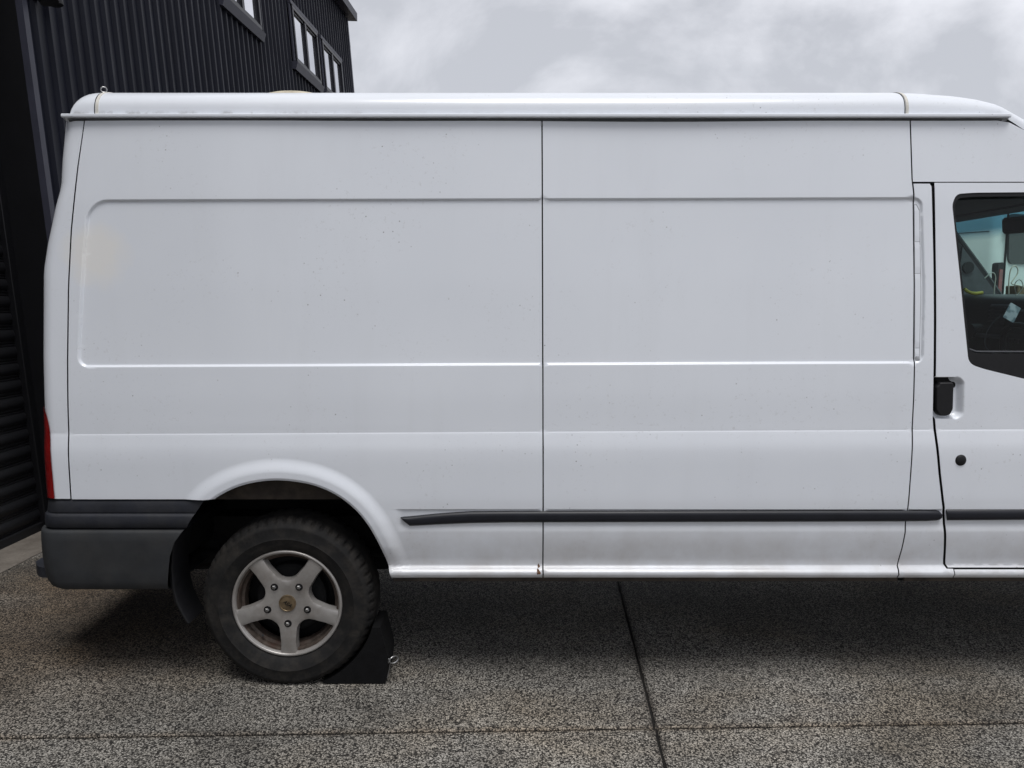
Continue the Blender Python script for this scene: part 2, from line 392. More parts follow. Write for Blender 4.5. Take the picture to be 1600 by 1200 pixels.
def fillet(poly, rads, n=6):
    """polygon with each corner rounded by its radius"""
    o = []; m = len(poly)
    for i in range(m):
        p = Vector(poly[i]); a = Vector(poly[i - 1]) - p; b = Vector(poly[(i + 1) % m]) - p; r = rads[i] if isinstance(rads, (list, tuple)) else rads
        if r <= 0: o.append(tuple(p)); continue
        d = min(r, a.length * .48, b.length * .48); A = p + a.normalized() * d; B = p + b.normalized() * d
        for k in range(n + 1):
            t = k / n; o.append(tuple(A * (1 - t) ** 2 + p * 2 * t * (1 - t) + B * t * t))
    return o

def cdt(outline, holes, pts, gap=0.0025):
    """triangulate an outline with holes through extra interior points -> (N,2) points, triangles"""
    V = []; E = []
    for lp in [outline] + holes:
        b = len(V); V += [tuple(q) for q in lp]; n = len(lp); E += [(b + i, b + (i + 1) % n) for i in range(n)]
    if len(pts):
        P = np.asarray(pts, float); k = inside(P, outline)
        for h_ in holes: k &= ~inside(P, h_)
        P = P[k]
        for lp in [outline] + holes: P = P[segdist(P, lp) > gap]
        V += [tuple(q) for q in P]
    r = delaunay_2d_cdt([Vector(v) for v in V], E, [], 0, 1e-6)
    P = np.array([(v.x, v.y) for v in r[0]]); T = np.array([f for f in r[2] if len(f) == 3])
    C = P[T].mean(axis=1); k = inside(C, outline)
    for h_ in holes: k &= ~inside(C, h_)
    return P, T[k]

# ------------------------------------------------------------------ ground
JX0, JXS = 0.5472, 0.0431                    # joint running away from the camera: x = JX0 + JXS*y
JY0, JYS = -0.3125, 0.0268                   # joint running across: y = JY0 + JYS*x
g = MB(); n = 40; RAD = 400
ring = [(RAD * math.cos(2 * math.pi * k / n), RAD * math.sin(2 * math.pi * k / n), -0.022) for k in range(n)]
ground = mesh('ground', ring, [tuple(range(n))], M['ground']); tag(ground, kind='structure')
pave = bpy.data.objects.new('pavement', None); col.objects.link(pave); tag(pave, kind='structure')
bed = mesh('joint_bed', [(-3.6, -9, -0.009), (16, -9, -0.009), (16, 12, -0.009), (-3.6, 12, -0.009)], [(0, 1, 2, 3)], M['joint'], pave)

def isect(i, j):                              # corner where depth joint i and cross joint j meet
    a = JX0 + 3.58 * i; b = JY0 + 3.6 * j
    y = (b + JYS * a) / (1 - JYS * JXS); return (a + JXS * y, y)
def slab(c, mat, name='concrete_slab', gapw=0.004):
    """c: four corners anticlockwise; chipped, slightly rounded arris, recessed joint"""
    cx = np.mean([q[0] for q in c]); cy = np.mean([q[1] for q in c])
    loop = []
    for i in range(4):
        a = np.array(c[i]); b = np.array(c[(i + 1) % 4]); L_ = np.linalg.norm(b - a); k = max(2, int(L_ / 0.05))
        nrm = np.array([-(b - a)[1], (b - a)[0]]) / L_
        for t in range(k):
            q = a + (b - a) * t / k; loop.append(q + nrm * (gapw + (abs(rng.normal(0, 0.0024)) if t else gapw)))
    V = []; m = len(loop); ctr = np.array([cx, cy])
    for ins, z in ((0.0, -0.013), (0.0, -0.005), (0.006, 0.0)):
        for q in loop:
            dv = (ctr - q); dv /= np.linalg.norm(dv); qq = q + dv * ins * (1.0 + 0.5 * rng.random()); V.append((qq[0], qq[1], z))
    F = []
    for r_ in range(2):
        for i in range(m): F.append((r_ * m + i, r_ * m + (i + 1) % m, (r_ + 1) * m + (i + 1) % m, (r_ + 1) * m + i))
    F.append(tuple(2 * m + i for i in range(m)))
    return mesh(name, V, F, mat, pave)
for i in range(-1, 4):
    for j in range(-2, 3):
        A, B, C_, D_ = isect(i, j), isect(i + 1, j), isect(i + 1, j + 1), isect(i, j + 1)
        slab([A, B, C_, D_], M['ground'])
for j in range(-2, 3):
    B, C_ = isect(-1, j), isect(-1, j + 1)
    slab([(-3.75, B[1]), B, C_, (-3.75, C_[1])], M['concrete'], 'apron_slab')

# ------------------------------------------------------------------ building
yaw = R(2.4); e_ = Vector((math.sin(yaw), math.cos(yaw), 0)); up_ = Vector((-0.07, 0, 1)).normalized(); nn = e_.cross(up_).normalized(); up_ = nn.cross(e_).normalized()
bld = empty('industrial_building', (0, 0, 0), 'dark navy ribbed steel factory building with black roller shutter, behind the white van', 'building')
bld.matrix_world = Matrix(((nn.x, e_.x, up_.x, -3.258), (nn.y, e_.y, up_.y, 1.98), (nn.z, e_.z, up_.z, 0.0), (0, 0, 0, 1)))
# local frame: x out of the wall, y along it away from the camera, z up; wall face x = 0.30, shutter face x = 0
WX, WY0, WY1, WH, OPH, OPY = 0.30, 0.23, 9.655, 6.62, 4.3, -4.2
PIT = 0.147
def sheet(name, y0, nrib, z0, z1):
    prof = []
    for k in range(nrib):
        b = k * PIT
        prof += [(0.0, b), (0.0, b + 0.085), (0.027, b + 0.100), (0.027, b + 0.126), (0.0, b + 0.141)]
    prof.append((0.0, nrib * PIT + 0.004))
    m = len(prof); V = [(WX + x, y0 + y, z) for z in (z0, z1) for x, y in prof]
    return mesh(name, V, [(i, i + 1, m + i + 1, m + i) for i in range(m - 1)], M['cladding'], bld, local=True)
first = sheet('cladding_sheet', 0, 5, -0.1, WH)
first.location = (0, WY0 + 0.045, 0)
y = WY0 + 0.045 + 5 * PIT; k = 1
while y < WY1 - 0.3:
    if y + 5 * PIT > WY1 + 0.05:
        nr = max(1, int((WY1 - y) / PIT)); sheet('cladding_sheet', y, nr, -0.1, WH); y += nr * PIT; break
    o = first.copy(); col.objects.link(o); o.location = (0.0004 * (k % 2), y, 0); y += 5 * PIT; k += 1
top = sheet('cladding_sheet', 0, 5, OPH, WH); top.location = (0, OPY - 0.01, 0)
yy = OPY - 0.01 + 5 * PIT
while yy < WY0:
    o = top.copy(); col.objects.link(o); o.location = (0, yy, 0); yy += 5 * PIT
yy = OPY - 0.06 - 5 * PIT
for _ in range(5):
    o = first.copy(); col.objects.link(o); o.location = (0, yy, 0); yy -= 5 * PIT
core = MB()
core.box((-2.2, (WY0 + WY1) / 2 + 0.03, 3.25), (4.94, WY1 - WY0 - 0.02, 6.7))
core.box((-2.2, OPY - 2.0, 3.25), (4.94, 3.9, 6.7)); core.box((-2.2, (OPY + WY0) / 2, (OPH + WH) / 2 + 0.02), (4.94, WY0 - OPY + 0.2, WH - OPH - 0.04))
core.box((-0.4, (OPY + WY0) / 2, 2.1), (0.6, WY0 - OPY + 0.1, 4.3))
core.build('wall_core', M['black'], bld, local=True)
MB().box((WX - 0.13, WY0 + 0.013, OPH / 2 - 0.05), (0.26, 0.022, OPH + 0.1)).build('jamb_reveal', M['shutter'], bld, local=True)
fl = MB().prism([(WX - 0.012, WY0), (WX + 0.034, WY0), (WX + 0.034, WY0 + 0.052), (WX + 0.003, WY0 + 0.052), (WX + 0.003, WY0 + 0.006), (WX - 0.012, WY0 + 0.006)], 'z', -0.1, OPH)
fl.build('corner_flashing', M['flash'], bld, local=True)
MB().prism([(WX - 0.012, WY1 + 0.006), (WX + 0.034, WY1 + 0.006), (WX + 0.034, WY1 - 0.052), (WX + 0.003, WY1 - 0.052), (WX + 0.003, WY1), (WX - 0.012, WY1)], 'z', -0.1, WH - 0.02).build('corner_flashing', M['flash'], bld, local=True)
ew = MB(); yE = WY1 + 0.004
P_ = []; xk = 0.26
while xk > -4.6:
    P_ += [(xk, 0.0), (xk - 0.085, 0.0), (xk - 0.10, 0.022), (xk - 0.126, 0.022), (xk - 0.141, 0.0)]; xk -= PIT
m = len(P_); ew.add([(x, yE + d_, z) for z in (-0.1, WH) for x, d_ in P_], [(i, i + 1, m + i + 1, m + i) for i in range(m - 1)])
ew.build('end_cladding', M['cladding'], bld, local=True)
# roller shutter: guide rails and curved slats
sh = bpy.data.objects.new('roller_shutter', None); link(sh, bld)
MB().box((0.015, WY0 - 0.022, OPH / 2), (0.07, 0.075, OPH), 0.004).build('guide_rail', M['shutter'], sh, local=True)
MB().box((0.015, OPY + 0.022, OPH / 2), (0.07, 0.075, OPH), 0.004).build('guide_rail', M['shutter'], sh, local=True)
SP = 0.112
pr = [(0.0, 0.0), (0.006, 0.004), (0.007, 0.012), (0.001, 0.016), (0.001, 0.020), (0.013, 0.030), (0.019, 0.055), (0.014, 0.082), (0.003, 0.098), (0.008, 0.102), (0.008, 0.108), (0.0, SP)]
V = [(x, yv, z) for yv in (OPY + 0.05, WY0 - 0.045) for x, z in pr]; m = len(pr)
s0 = mesh('slat', V, [(i, i + 1, m + i + 1, m + i) for i in range(m - 1)], M['shutter'], sh, smooth=True, local=True, sharp=50)
s0.location = (0, 0, 0.05)
for k in range(1, 38):
    o = s0.copy(); col.objects.link(o); o.location = (0, 0, 0.05 + k * SP)
MB().box((0.004, (OPY + WY0) / 2, 0.012), (0.045, WY0 - OPY - 0.1, 0.085), 0.006).build('bottom_rail', M['shutter'], sh, local=True)
# windows
def window(y0, y1, z0, z1):
    w = bpy.data.objects.new('window', None); link(w, bld)
    xb = WX + 0.028; f = MB(); t = 0.05; dpt = 0.045
    f.box((xb + dpt / 2, (y0 + y1) / 2, z1 - t / 2), (dpt, y1 - y0, t), 0.004); f.box((xb + dpt / 2, (y0 + y1) / 2, z0 + t / 2), (dpt, y1 - y0, t), 0.004)
    f.box((xb + dpt / 2, y0 + t / 2, (z0 + z1) / 2), (dpt, t, z1 - z0 - 2 * t), 0.004); f.box((xb + dpt / 2, y1 - t / 2, (z0 + z1) / 2), (dpt, t, z1 - z0 - 2 * t), 0.004)
    ym = (y0 + y1) / 2
    f.box((xb + dpt / 2 - 0.002, ym, (z0 + z1) / 2), (dpt - 0.006, 0.07, z1 - z0 - 2 * t), 0.003)
    f.build('frame', M['alu'], w, local=True)
    for a, b in ((y0 + t, ym - 0.035), (ym + 0.035, y1 - t)):
        s = MB()
        for q in ((a + 0.012, 0), (b - 0.012, 0)): s.box((xb + 0.016, q[0], (z0 + z1) / 2), (0.02, 0.024, z1 - z0 - 2 * t))
        for q in (z0 + t + 0.014, z1 - t - 0.014): s.box((xb + 0.0155, (a + b) / 2, q), (0.02, b - a - 0.048, 0.028))
        s.build('sash', M['alu'], w, local=True)
        MB().box((xb + 0.004, (a + b) / 2, (z0 + z1) / 2), (0.006, b - a - 0.03, z1 - z0 - 2 * t - 0.03)).build('pane', M['pane'], w, local=True)
    fl_ = MB(); fw = 0.055
    fl_.box((xb + 0.012, y0 - fw / 2, (z0 + z1) / 2), (0.024, fw, z1 - z0), 0.003); fl_.box((xb + 0.012, y1 + fw / 2, (z0 + z1) / 2), (0.024, fw, z1 - z0), 0.003)
    fl_.box((xb + 0.022, ym, z1 + fw / 2), (0.044, y1 - y0 + 2 * fw, fw), 0.003)
    fl_.build('flashing', M['flash'], w, local=True)
    sl = MB().prism([(xb - 0.03, z0 - 0.10), (xb + 0.03, z0 - 0.115), (xb + 0.065, z0 - 0.02), (xb + 0.045, z0 - 0.004), (xb - 0.03, z0 - 0.004)], 'y', y0 - fw, y1 + fw)
    sl.build('sill', M['flash'], w, local=True)
for a in ((3.66, 4.77, 4.77, 5.60), (6.10, 7.29, 4.80, 5.56), (7.55, 8.71, 4.80, 5.56)): window(*a)
# eave, gutter, roof
MB().prism([(WX - 0.02, WH), (WX + 0.16, WH - 0.02), (WX + 0.17, WH + 0.12), (WX + 0.15, WH + 0.12), (WX + 0.145, WH + 0.0), (WX - 0.02, WH + 0.02)], 'y', -9, WY1 + 0.2).build('eave_gutter', M['flash'], bld, local=True)
MB().prism([(WX + 0.10, WH + 0.10), (WX + 0.10, WH + 0.14), (-4.7, WH + 0.9), (-4.7, WH + 0.80)], 'y', -9, WY1 + 0.22).build('roof', M['cladding'], bld, local=True)
MB().box((WX - 0.16, WY1 + 0.07, 6.17), (0.34, 0.13, 0.11), 0.01).build('end_gutter', M['flash'], bld, local=True)
# wall lamp by the door, its foot just in view
lm = empty('wall_lamp', (0, 0, 0), 'small black security lamp fixed to the dark ribbed wall beside the shutter', 'lamp')
lm.matrix_world = bld.matrix_world @ Matrix.Translation((WX + 0.03, 0.36, 3.49))
b = MB().box((0.02, 0.03, 0.12), (0.04, 0.12, 0.16), 0.01); b.build('mounting_plate', M['rubber'], lm, local=True)
b = MB().tube([(0.04, 0.0, 0.14), (0.10, 0.0, 0.10), (0.13, -0.01, 0.05)], 0.014, 8); b.build('arm', M['rubber'], lm, True, True)
b = MB()
b.tube([(0.10, -0.03, 0.10), (0.11, -0.03, 0.06), (0.12, -0.03, 0.02), (0.125, -0.03, 0.0)], [0.02, 0.05, 0.062, 0.058], 16); b.build('lamp_head', M['rubber'], lm, True, True)
b = MB().tube([(0.08, 0.10, 0.12), (0.09, 0.10, 0.07), (0.095, 0.10, 0.03)], [0.03, 0.045, 0.04], 14); b.build('sensor', M['rubber'], lm, True, True)

# ------------------------------------------------------------------ the van: side surface y = S(x, z)
PZ = [.44, .462, .468, .478, .488, .497, .503, .510, .53, .56, .60, .64, .69, .80, .95, .985, 1.01, 1.050, 1.0615, 1.0625, 1.20, 1.334, 1.65, 1.97, 2.287, 2.6]
PY = [.026, .016, .008, .004, .004, .013, .023, .0285, .0265, .0195, .0115, .0055, .001, -.004, -.0045, -.0035, -.0015, .0045, .0065, .0078, .0098, .0155, .032, .054, .085, .115]
zf = np.arange(.40, 2.62, .0005); yf = np.interp(zf, PZ, PY)
def gsm(a, sg):
    k = np.arange(-int(4 * sg), int(4 * sg) + 1); w = np.exp(-.5 * (k / sg) ** 2); w /= w.sum()
    return np.convolve(np.pad(a, len(k) // 2, mode='edge'), w, 'valid')
y_sm = gsm(yf, 40); y_md = gsm(yf, 12); y_sh = gsm(yf, 2.5)
wS = np.clip((zf - 1.075) / .03, 0, 1); wsill = np.clip((.56 - zf) / .03, 0, 1); wcr = np.clip(1 - np.abs(zf - 1.06) / .014, 0, 1)
wcr = np.minimum(1, wcr * 2)
yf = y_md * (1 - wS) + y_sm * wS; yf = yf * (1 - wsill) + y_sh * wsill; yf = yf * (1 - wcr) + y_sh * wcr
sst = lambda a, b, x: (lambda t: t * t * (3 - 2 * t))(np.clip((x - a) / (b - a), 0, 1))
ARCH = [(-1.314, .625), (-1.284, .679), (-1.236, .748), (-1.182, .801), (-1.096, .846), (-1.018, .866), (-.942, .874), (-.866, .869), (-.782, .853), (-.696, .814),
        (-.632, .762), (-.582, .701), (-.546, .633), (-.517, .559), (-.496, .490), (-.489, .462)]
ARCHs = chaikin(ARCH, 3, False)
WB = 3.75
FARCH = [(x + WB, z) for x, z in ARCH]
ARCH_EXT = ARCHs + [(-.489, .30)]
ARCH_L = [(-1.36, .52)] + ARCHs
REC = dict(zt=1.972, zb=1.3325, d=.0085)
def recess_sd(x, z):
    tz = .0052 * (x - .117)
    zt = REC['zt'] + tz * .55; zb = REC['zb'] + tz * .9
    xl = np.interp(z, [1.365, 1.405, 1.754, 1.914, 1.97], [-1.7025, -1.701, -1.672, -1.652, -1.646]); xr = np.interp(z, [1.367, 1.63, 1.946], [1.614, 1.611, 1.594])
    cx = (xl + xr) / 2; hx = (xr - xl) / 2; cz = (zt + zb) / 2; hz = (zt - zb) / 2
    px, pz = x - cx, z - cz
    r = np.where(px < 0, np.where(pz > 0, .075, .032), np.where(pz > 0, .03, .03))
    qx, qz = np.abs(px) - hx + r, np.abs(pz) - hz + r
    return -(np.minimum(np.maximum(qx, qz), 0) + np.hypot(np.maximum(qx, 0), np.maximum(qz, 0)) - r)   # + inside
HREC = fillet([(1.655, 1.116), (1.764, 1.116), (1.784, 1.135), (1.781, 1.262), (1.762, 1.281), (1.655, 1.279)], [0, .02, .012, .012, .02, 0])
def S(x, z, door=False):
    x = np.asarray(x, float); z = np.asarray(z, float)
    tilt = .0052 * (x - .117) * np.clip((z - .86) / .12, 0, 1) * np.clip((1.8 - z) / .3, 0, 1)
    y = np.interp(z - tilt, zf, yf)
    y = y + REC['d'] * sst(-.0055, .0055, recess_sd(x, z))
    P = np.stack([x.ravel(), z.ravel()], 1)
    for off in (0.0, WB):
        m_ = (np.abs(P[:, 0] + .923 - off) < .62) & (P[:, 1] < 1.05)
        if m_.any():
            d_ = segdist(P[m_] - [off, 0], ARCH_EXT, False)
            bul = -.0145 * (1 - sst(.030, .088, d_)) + .007 * np.clip(1 - d_ / .012, 0, 1) ** 2
            fade = np.clip((P[m_][:, 1] - .47) / .12, 0.15, 1)
            yy_ = y.ravel(); yy_[m_] = yy_[m_] + bul * fade; y = yy_.reshape(x.shape)
    # step the rub strip sits under
    y = y + .006 * sst(.7515, .7465, z) * sst(.655, .69, z) * sst(-.47, -.44, x)
    # gentle fullness and small waviness of old sheet metal
    y = y + .0022 * np.sin(x * 1.9 + .6) * np.clip((z - .8) / .3, 0, 1) + .0012 * np.sin(x * 5.3 + z * 2.1) * np.clip((z - 1.05) / .3, 0, 1)
    if door:
        m_ = (np.abs(P[:, 0] - 1.72) < .12) & (np.abs(P[:, 1] - 1.2) < .14)
        if m_.any():
            Q = P[m_]; sd_ = segdist(Q, HREC[1:-1], False) * np.where(inside(Q, [(1.5, HREC[0][1])] + HREC[1:-1] + [(1.5, HREC[-1][1])]), 1, -1)
            yy_ = y.ravel(); yy_[m_] += .026 * sst(-.004, .022, sd_); y = yy_.reshape(x.shape)
    return y
def Sn(x, z, door=False, flip=False):
    h_ = .0008
    gx = (S(x + h_, z, door) - S(x - h_, z, door)) / (2 * h_); gz = (S(x, z + h_, door) - S(x, z - h_, door)) / (2 * h_)
    n_ = np.stack([gx, -np.ones_like(gx), gz], 1); return n_ / np.linalg.norm(n_, axis=1)[:, None]

VAN_BASE = (0.95, 0.98, 0.0)
van = empty('parked_van', VAN_BASE, 'white long panel van with grey bumper and five-spoke alloy wheel, filling the foreground', 'van')

def lattice(x0, x1, z0, z1, feats=True, step=.03, arch=None, door=False):
    P = []
    zs = list(np.arange(z0 + .011, z1, step)); zs = [z for z in zs if not (.455 < z < .56)]
    zs += list(np.arange(.460, .515, .0035)) + [.52, .53, .545, .56]
    zs += [.645, .655, .665, .675, .69, .7445, .7465, .748, .7495, .7515, .754]
    for x in np.arange(x0, x1 + step, step):
        for z in zs: P.append((x, z))
        t = .0052 * (x - .117)
        for q in (-.03, -.02, -.012, -.007, -.004, -.002, -.0008, 0, .0012, .003, .006, .012): P.append((x, 1.0615 + t + q))
        if -1.58 < x < 1.57:
            for q in np.linspace(-.0075, .0075, 9): P.append((x, REC['zt'] + t * .55 + q))
        if -1.66 < x < 1.58:
            for q in np.linspace(-.0075, .0075, 9): P.append((x, REC['zb'] + t * .9 + q))
    if x0 < -1.6:
        for z in np.arange(1.39, 1.90, .02):
            xl = np.interp(z, [1.365, 1.405, 1.754, 1.914, 1.97], [-1.7025, -1.701, -1.672, -1.652, -1.646])
            for q in np.linspace(-.0075, .0075, 9): P.append((xl + q, z))
        for cx, cz, w in ((-1.605, 1.935, .05), (-1.682, 1.352, .032)):
            a, b = np.meshgrid(np.arange(cx - w, cx + w, .0035), np.arange(cz - w, cz + w, .0035)); Q = np.stack([a.ravel(), b.ravel()], 1)
            k_ = np.abs(recess_sd(Q[:, 0], Q[:, 1])) < .011; P += [tuple(q) for q in Q[k_]]
    if x1 > 1.59 and x0 < 1.6:
        a, b = np.meshgrid(np.arange(1.555, 1.632, .0035), np.concatenate([np.arange(1.31, 1.385, .0035), np.arange(1.385, 1.935, .02), np.arange(1.935, 1.995, .0035)])); Q = np.stack([a.ravel(), b.ravel()], 1)
        k_ = np.abs(recess_sd(Q[:, 0], Q[:, 1])) < .012; P += [tuple(q) for q in Q[k_]]
    if arch is not None:
        A = np.array(resample(arch, .015, False)); T_ = np.gradient(A, axis=0); Nn = np.stack([-T_[:, 1], T_[:, 0]], 1); Nn /= np.linalg.norm(Nn, axis=1)[:, None]
        for q in (.004, .008, .012, .02, .03, .04, .05, .06, .07, .08, .09): P += [tuple(v) for v in A + Nn * q]
    if door:
        a, b = np.meshgrid(np.arange(1.645, 1.80, .004), np.arange(1.095, 1.30, .004)); P += [tuple(q) for q in np.stack([a.ravel(), b.ravel()], 1)]
    P = np.array(P); key = np.round(P / .0012).astype(int); _, ix = np.unique(key, axis=0, return_index=True); return P[ix]

def panel(name, outline, parent, mat=None, holes=(), arch=None, door=False, flange=.016, off=0.0, mirror=False, step=.03):
    outline = resample(outline, .02); holes = [resample(h_, .02) for h_ in holes]
    xs = [q[0] for q in outline]; zs = [q[1] for q in outline]
    P, T = cdt(outline, holes, lattice(min(xs), max(xs), min(zs), max(zs), arch=arch, door=door, step=step))
    y = S(P[:, 0], P[:, 1], door) + off; nv = Sn(P[:, 0], P[:, 1], door)
    V = [(a, c_, b) for (a, b), c_ in zip(P, y)]; F = []
    for t in T:
        a, b, c_ = P[t[0]], P[t[1]], P[t[2]]
        cr_ = (b[0] - a[0]) * (c_[1] - a[1]) - (b[1] - a[1]) * (c_[0] - a[0])
        F.append(tuple(t) if cr_ > 0 else (t[0], t[2], t[1]))
    Nn = [tuple(v) for v in nv]; MI = {}
    for lp in [outline] + holes:                       # returned edges of the sheet
        A = np.array(lp); y0 = S(A[:, 0], A[:, 1], door) + off; k = len(lp); b = len(V)
        T_ = np.roll(A, -1, 0) - np.roll(A, 1, 0); nr = np.stack([T_[:, 1], -T_[:, 0]], 1); nr /= np.linalg.norm(nr, axis=1)[:, None] + 1e-9
        area = .5 * np.sum(A[:, 0] * np.roll(A[:, 1], -1) - np.roll(A[:, 0], -1) * A[:, 1])
        sg = 1 if (area > 0) == (lp is outline) else -1
        for dep in (0.0, .0022, flange):
            for i in range(k): V.append((A[i, 0], y0[i] + dep, A[i, 1])); Nn.append((sg * nr[i, 0], -.25, sg * nr[i, 1]))
        for i in range(k):
            j = (i + 1) % k
            for r_ in (0, 1):
                q0, q1 = b + r_ * k, b + (r_ + 1) * k
                F.append((q0 + i, q1 + i, q1 + j, q0 + j) if area > 0 else (q0 + j, q1 + j, q1 + i, q0 + i)); MI[len(F) - 1] = r_  # inner ring of each edge is blackened to paint the shade in the gaps
    if mirror:
        V = [(a, 1.96 - b, c_) for a, b, c_ in V]; Nn = [(a, -b, c_) for a, b, c_ in Nn]; F = [f[::-1] for f in F]
    return mesh(name, V, F, mat or M['paint'], parent, normals=Nn, mat2=M['black'], idx=[MI.get(i, 0) for i in range(len(F))])

G = .0027                                             # half of a panel gap
REAR = [(-1.66, 2.267), (-1.687, 2.099), (-1.717, 1.853), (-1.734, 1.63), (-1.747, 1.355), (-1.755, 1.126), (-1.7565, 1.05), (-1.759, .793)]
FRONT = [(1.546, 2.279), (1.555, 2.05), (1.564, 1.976), (1.576, 1.63), (1.582, 1.355), (1.5845, 1.203), (1.585, 1.06), (1.584, .898), (1.583, .793), (1.581, .70), (1.5805, .655), (1.577, .587), (1.571, .523), (1.566, .494), (1.565, .462)]
shift = lambda pts, d_: [(x + d_, z) for x, z in pts]
ZT = 2.2755; ZS = .4625
# rear quarter (over the wheel), mid side panel, pillar, cab side above the door
rq = [(.1165 - G, ZT)] + [(-1.66 + G, ZT)] + shift(REAR[1:], G) + [(-1.226, .793)] + [q for q in ARCHs if q[1] > .795 or q[0] > -1.0] + [(.126 - G, ZS)]
panel('rear_side_panel', rq, van, arch=ARCH_L)
fs = [(.1165 + G, ZT), (.126 + G, ZS)] + shift(FRONT[::-1], -G)[0:-1] + [(1.546 - G, ZT)]
panel('side_panel', fs, van)
DG = [(1.636, 2.033), (1.648, 1.754), (1.6575, 1.505), (1.663, 1.304), (1.6655, 1.203), (1.669, 1.114), (1.680, 1.025), (1.699, .898), (1.718, .793), (1.729, .74), (1.744, .633), (1.755, .551), (1.760, .515)]
pil = [(1.5585 + G, 2.0325)] + shift([q for q in FRONT if q[1] < 2.0], G) + [(1.79, .4625), (1.79, .4985), (1.764, .4985)] + shift(DG[::-1], -.0052)[:-1] + [(1.6305, 2.022), (1.6235, 2.0325)]
panel('pillar_panel', pil, van)
ZGX = [1.5, 1.90, 1.93, 2.0, 2.1, 2.3, 2.69]; ZGZ = [2.2755, 2.2755, 2.268, 2.232, 2.188, 2.13, 2.06]
cabu = [(1.5555 + G, 2.040), (2.55, 2.040), (2.70, 2.0), (2.72, 2.035)] + [(x, float(np.interp(x, ZGX, ZGZ))) for x in np.arange(2.65, 1.95, -.05)] + [(1.93, 2.268), (1.88, ZT), (1.546 + G, ZT)]
panel('cab_side_panel', cabu, van)
sillp = [(1.794, .4625), (2.40, .4625), (2.40, .4965), (1.794, .4965)]
panel('door_sill', sillp, van)
# front door with its window opening
WOUT = fillet([(1.712, 1.952), (1.727, 1.993), (1.80, 1.998), (2.50, 2.004), (2.62, 1.95), (2.98, 1.50), (2.98, 1.32), (2.70, 1.20), (2.40, 1.20), (2.019, 1.274), (1.85, 1.315), (1.795, 1.335), (1.772, 1.50)],
              [.015, .035, .02, .05, .04, .03, .08, .1, .1, 0, .05, .06, .02], 5)
WGL = fillet([(1.7215, 1.945), (1.735, 1.977), (1.80, 1.983), (2.49, 1.988), (2.60, 1.94), (2.95, 1.50), (2.95, 1.40), (2.60, 1.372), (1.825, 1.375), (1.797, 1.389), (1.783, 1.50)],
             [.012, .035, .02, .04, .04, .03, .03, .05, .02, .025, .02], 5)
dr = bpy.data.objects.new('front_door', None); link(dr, van); dr.location = (0, 0, 0)
dout = [(1.6425, 2.036)] + shift(DG[1:], .0052) + [(1.772, .5025), (2.36, .5025), (2.42, .56), (2.45, .80), (2.62, 1.0), (3.03, 1.18), (3.04, 1.50), (2.69, 1.975), (2.60, 2.03), (2.50, 2.036)]
panel('door_skin', dout, dr, holes=[WOUT], door=True)
def ringpart(name, outer, inner, off, mat, parent, flange=.01):
    outer = resample(outer, .02); inner = resample(inner, .02)
    P, T = cdt(outer, [inner], []); V = [(a, c_ + off, b) for (a, b), c_ in zip(P, S(P[:, 0], P[:, 1]))]
    return mesh(name, V, [tuple(t) for t in T], mat, parent)
inset = lambda pl, k: [(x + (2.3 - x) * k, z + (1.6 - z) * k) for x, z in pl]
seal = ringpart('window_seal', WOUT, WGL, .0035, M['rubber'], dr)
def sheet_at(name, poly, off, mat, parent):
    poly = resample(poly, .03); P, T = cdt(poly, [], []); V = [(a, c_ + off, b) for (a, b), c_ in zip(P, S(P[:, 0], P[:, 1]))]
    return mesh(name, V, [tuple(t) for t in T], mat, parent, smooth=True)
wg = fillet([(1.70, 1.97), (2.60, 1.99), (2.97, 1.50), (2.97, 1.36), (1.77, 1.36)], .02)
# flat, slightly leaning pane
yT, yB = float(S(np.array([2.2]), np.array([1.98]))[0]) + .012, float(S(np.array([2.2]), np.array([1.37]))[0]) + .016
P, T = cdt(resample(wg, .1), [], [])
mesh('window_pane', [(a, yB + (yT - yB) * (b - 1.37) / .61, b) for a, b in P], [tuple(t) for t in T], M['side_glass'], dr)
# door handle, lock plug, rub strips
hp = fillet([(1.6685, 1.242), (1.679, 1.252), (1.684, 1.261), (1.735, 1.262), (1.739, 1.25), (1.7425, 1.155), (1.733, 1.133), (1.716, 1.126), (1.690, 1.129), (1.679, 1.143), (1.672, 1.155)], .006, 3)
def slabpart(name, poly, ya, yb, mat, parent, bev=.004, smooth=True):
    """rounded plate: outline at the back, inset outline at the front"""
    n_ = len(poly); A = np.array(poly); T_ = np.roll(A, -1, 0) - np.roll(A, 1, 0); nr = np.stack([-T_[:, 1], T_[:, 0]], 1); nr /= np.linalg.norm(nr, axis=1)[:, None] + 1e-9
    ar = .5 * np.sum(A[:, 0] * np.roll(A[:, 1], -1) - np.roll(A[:, 0], -1) * A[:, 1])
    if ar < 0: nr = -nr
    V = []; 
    for ins, fr in ((0, 1.0), (0, .35), (.3, .1), (1.0, 0.0)):
        for i in range(n_):
            q = A[i] + nr[i] * bev * ins; yv = ya(q[0], q[1]) if callable(ya) else ya; ybv = yb(q[0], q[1]) if callable(yb) else yb
            V.append((q[0], ya_(yv, ybv, fr), q[1]))
    F = [(r_ * n_ + i, r_ * n_ + (i + 1) % n_, (r_ + 1) * n_ + (i + 1) % n_, (r_ + 1) * n_ + i) for r_ in range(3) for i in range(n_)] + [tuple(3 * n_ + i for i in range(n_))]
    return recalc(mesh(name, V, F, mat, parent, smooth=smooth))
ya_ = lambda front, back, fr: front + (back - front) * fr
slabpart('door_handle', hp, .004, .036, M['rubber'], dr, .005)
lk = MB().lathe([(.0, -.008), (.012, -.0075), (.019, -.005), (.0225, -.001), (.0235, .006), (.0235, .012)], (1.779, -.004, .952), 28); lk.build('lock_plug', M['rubber'], dr, True)
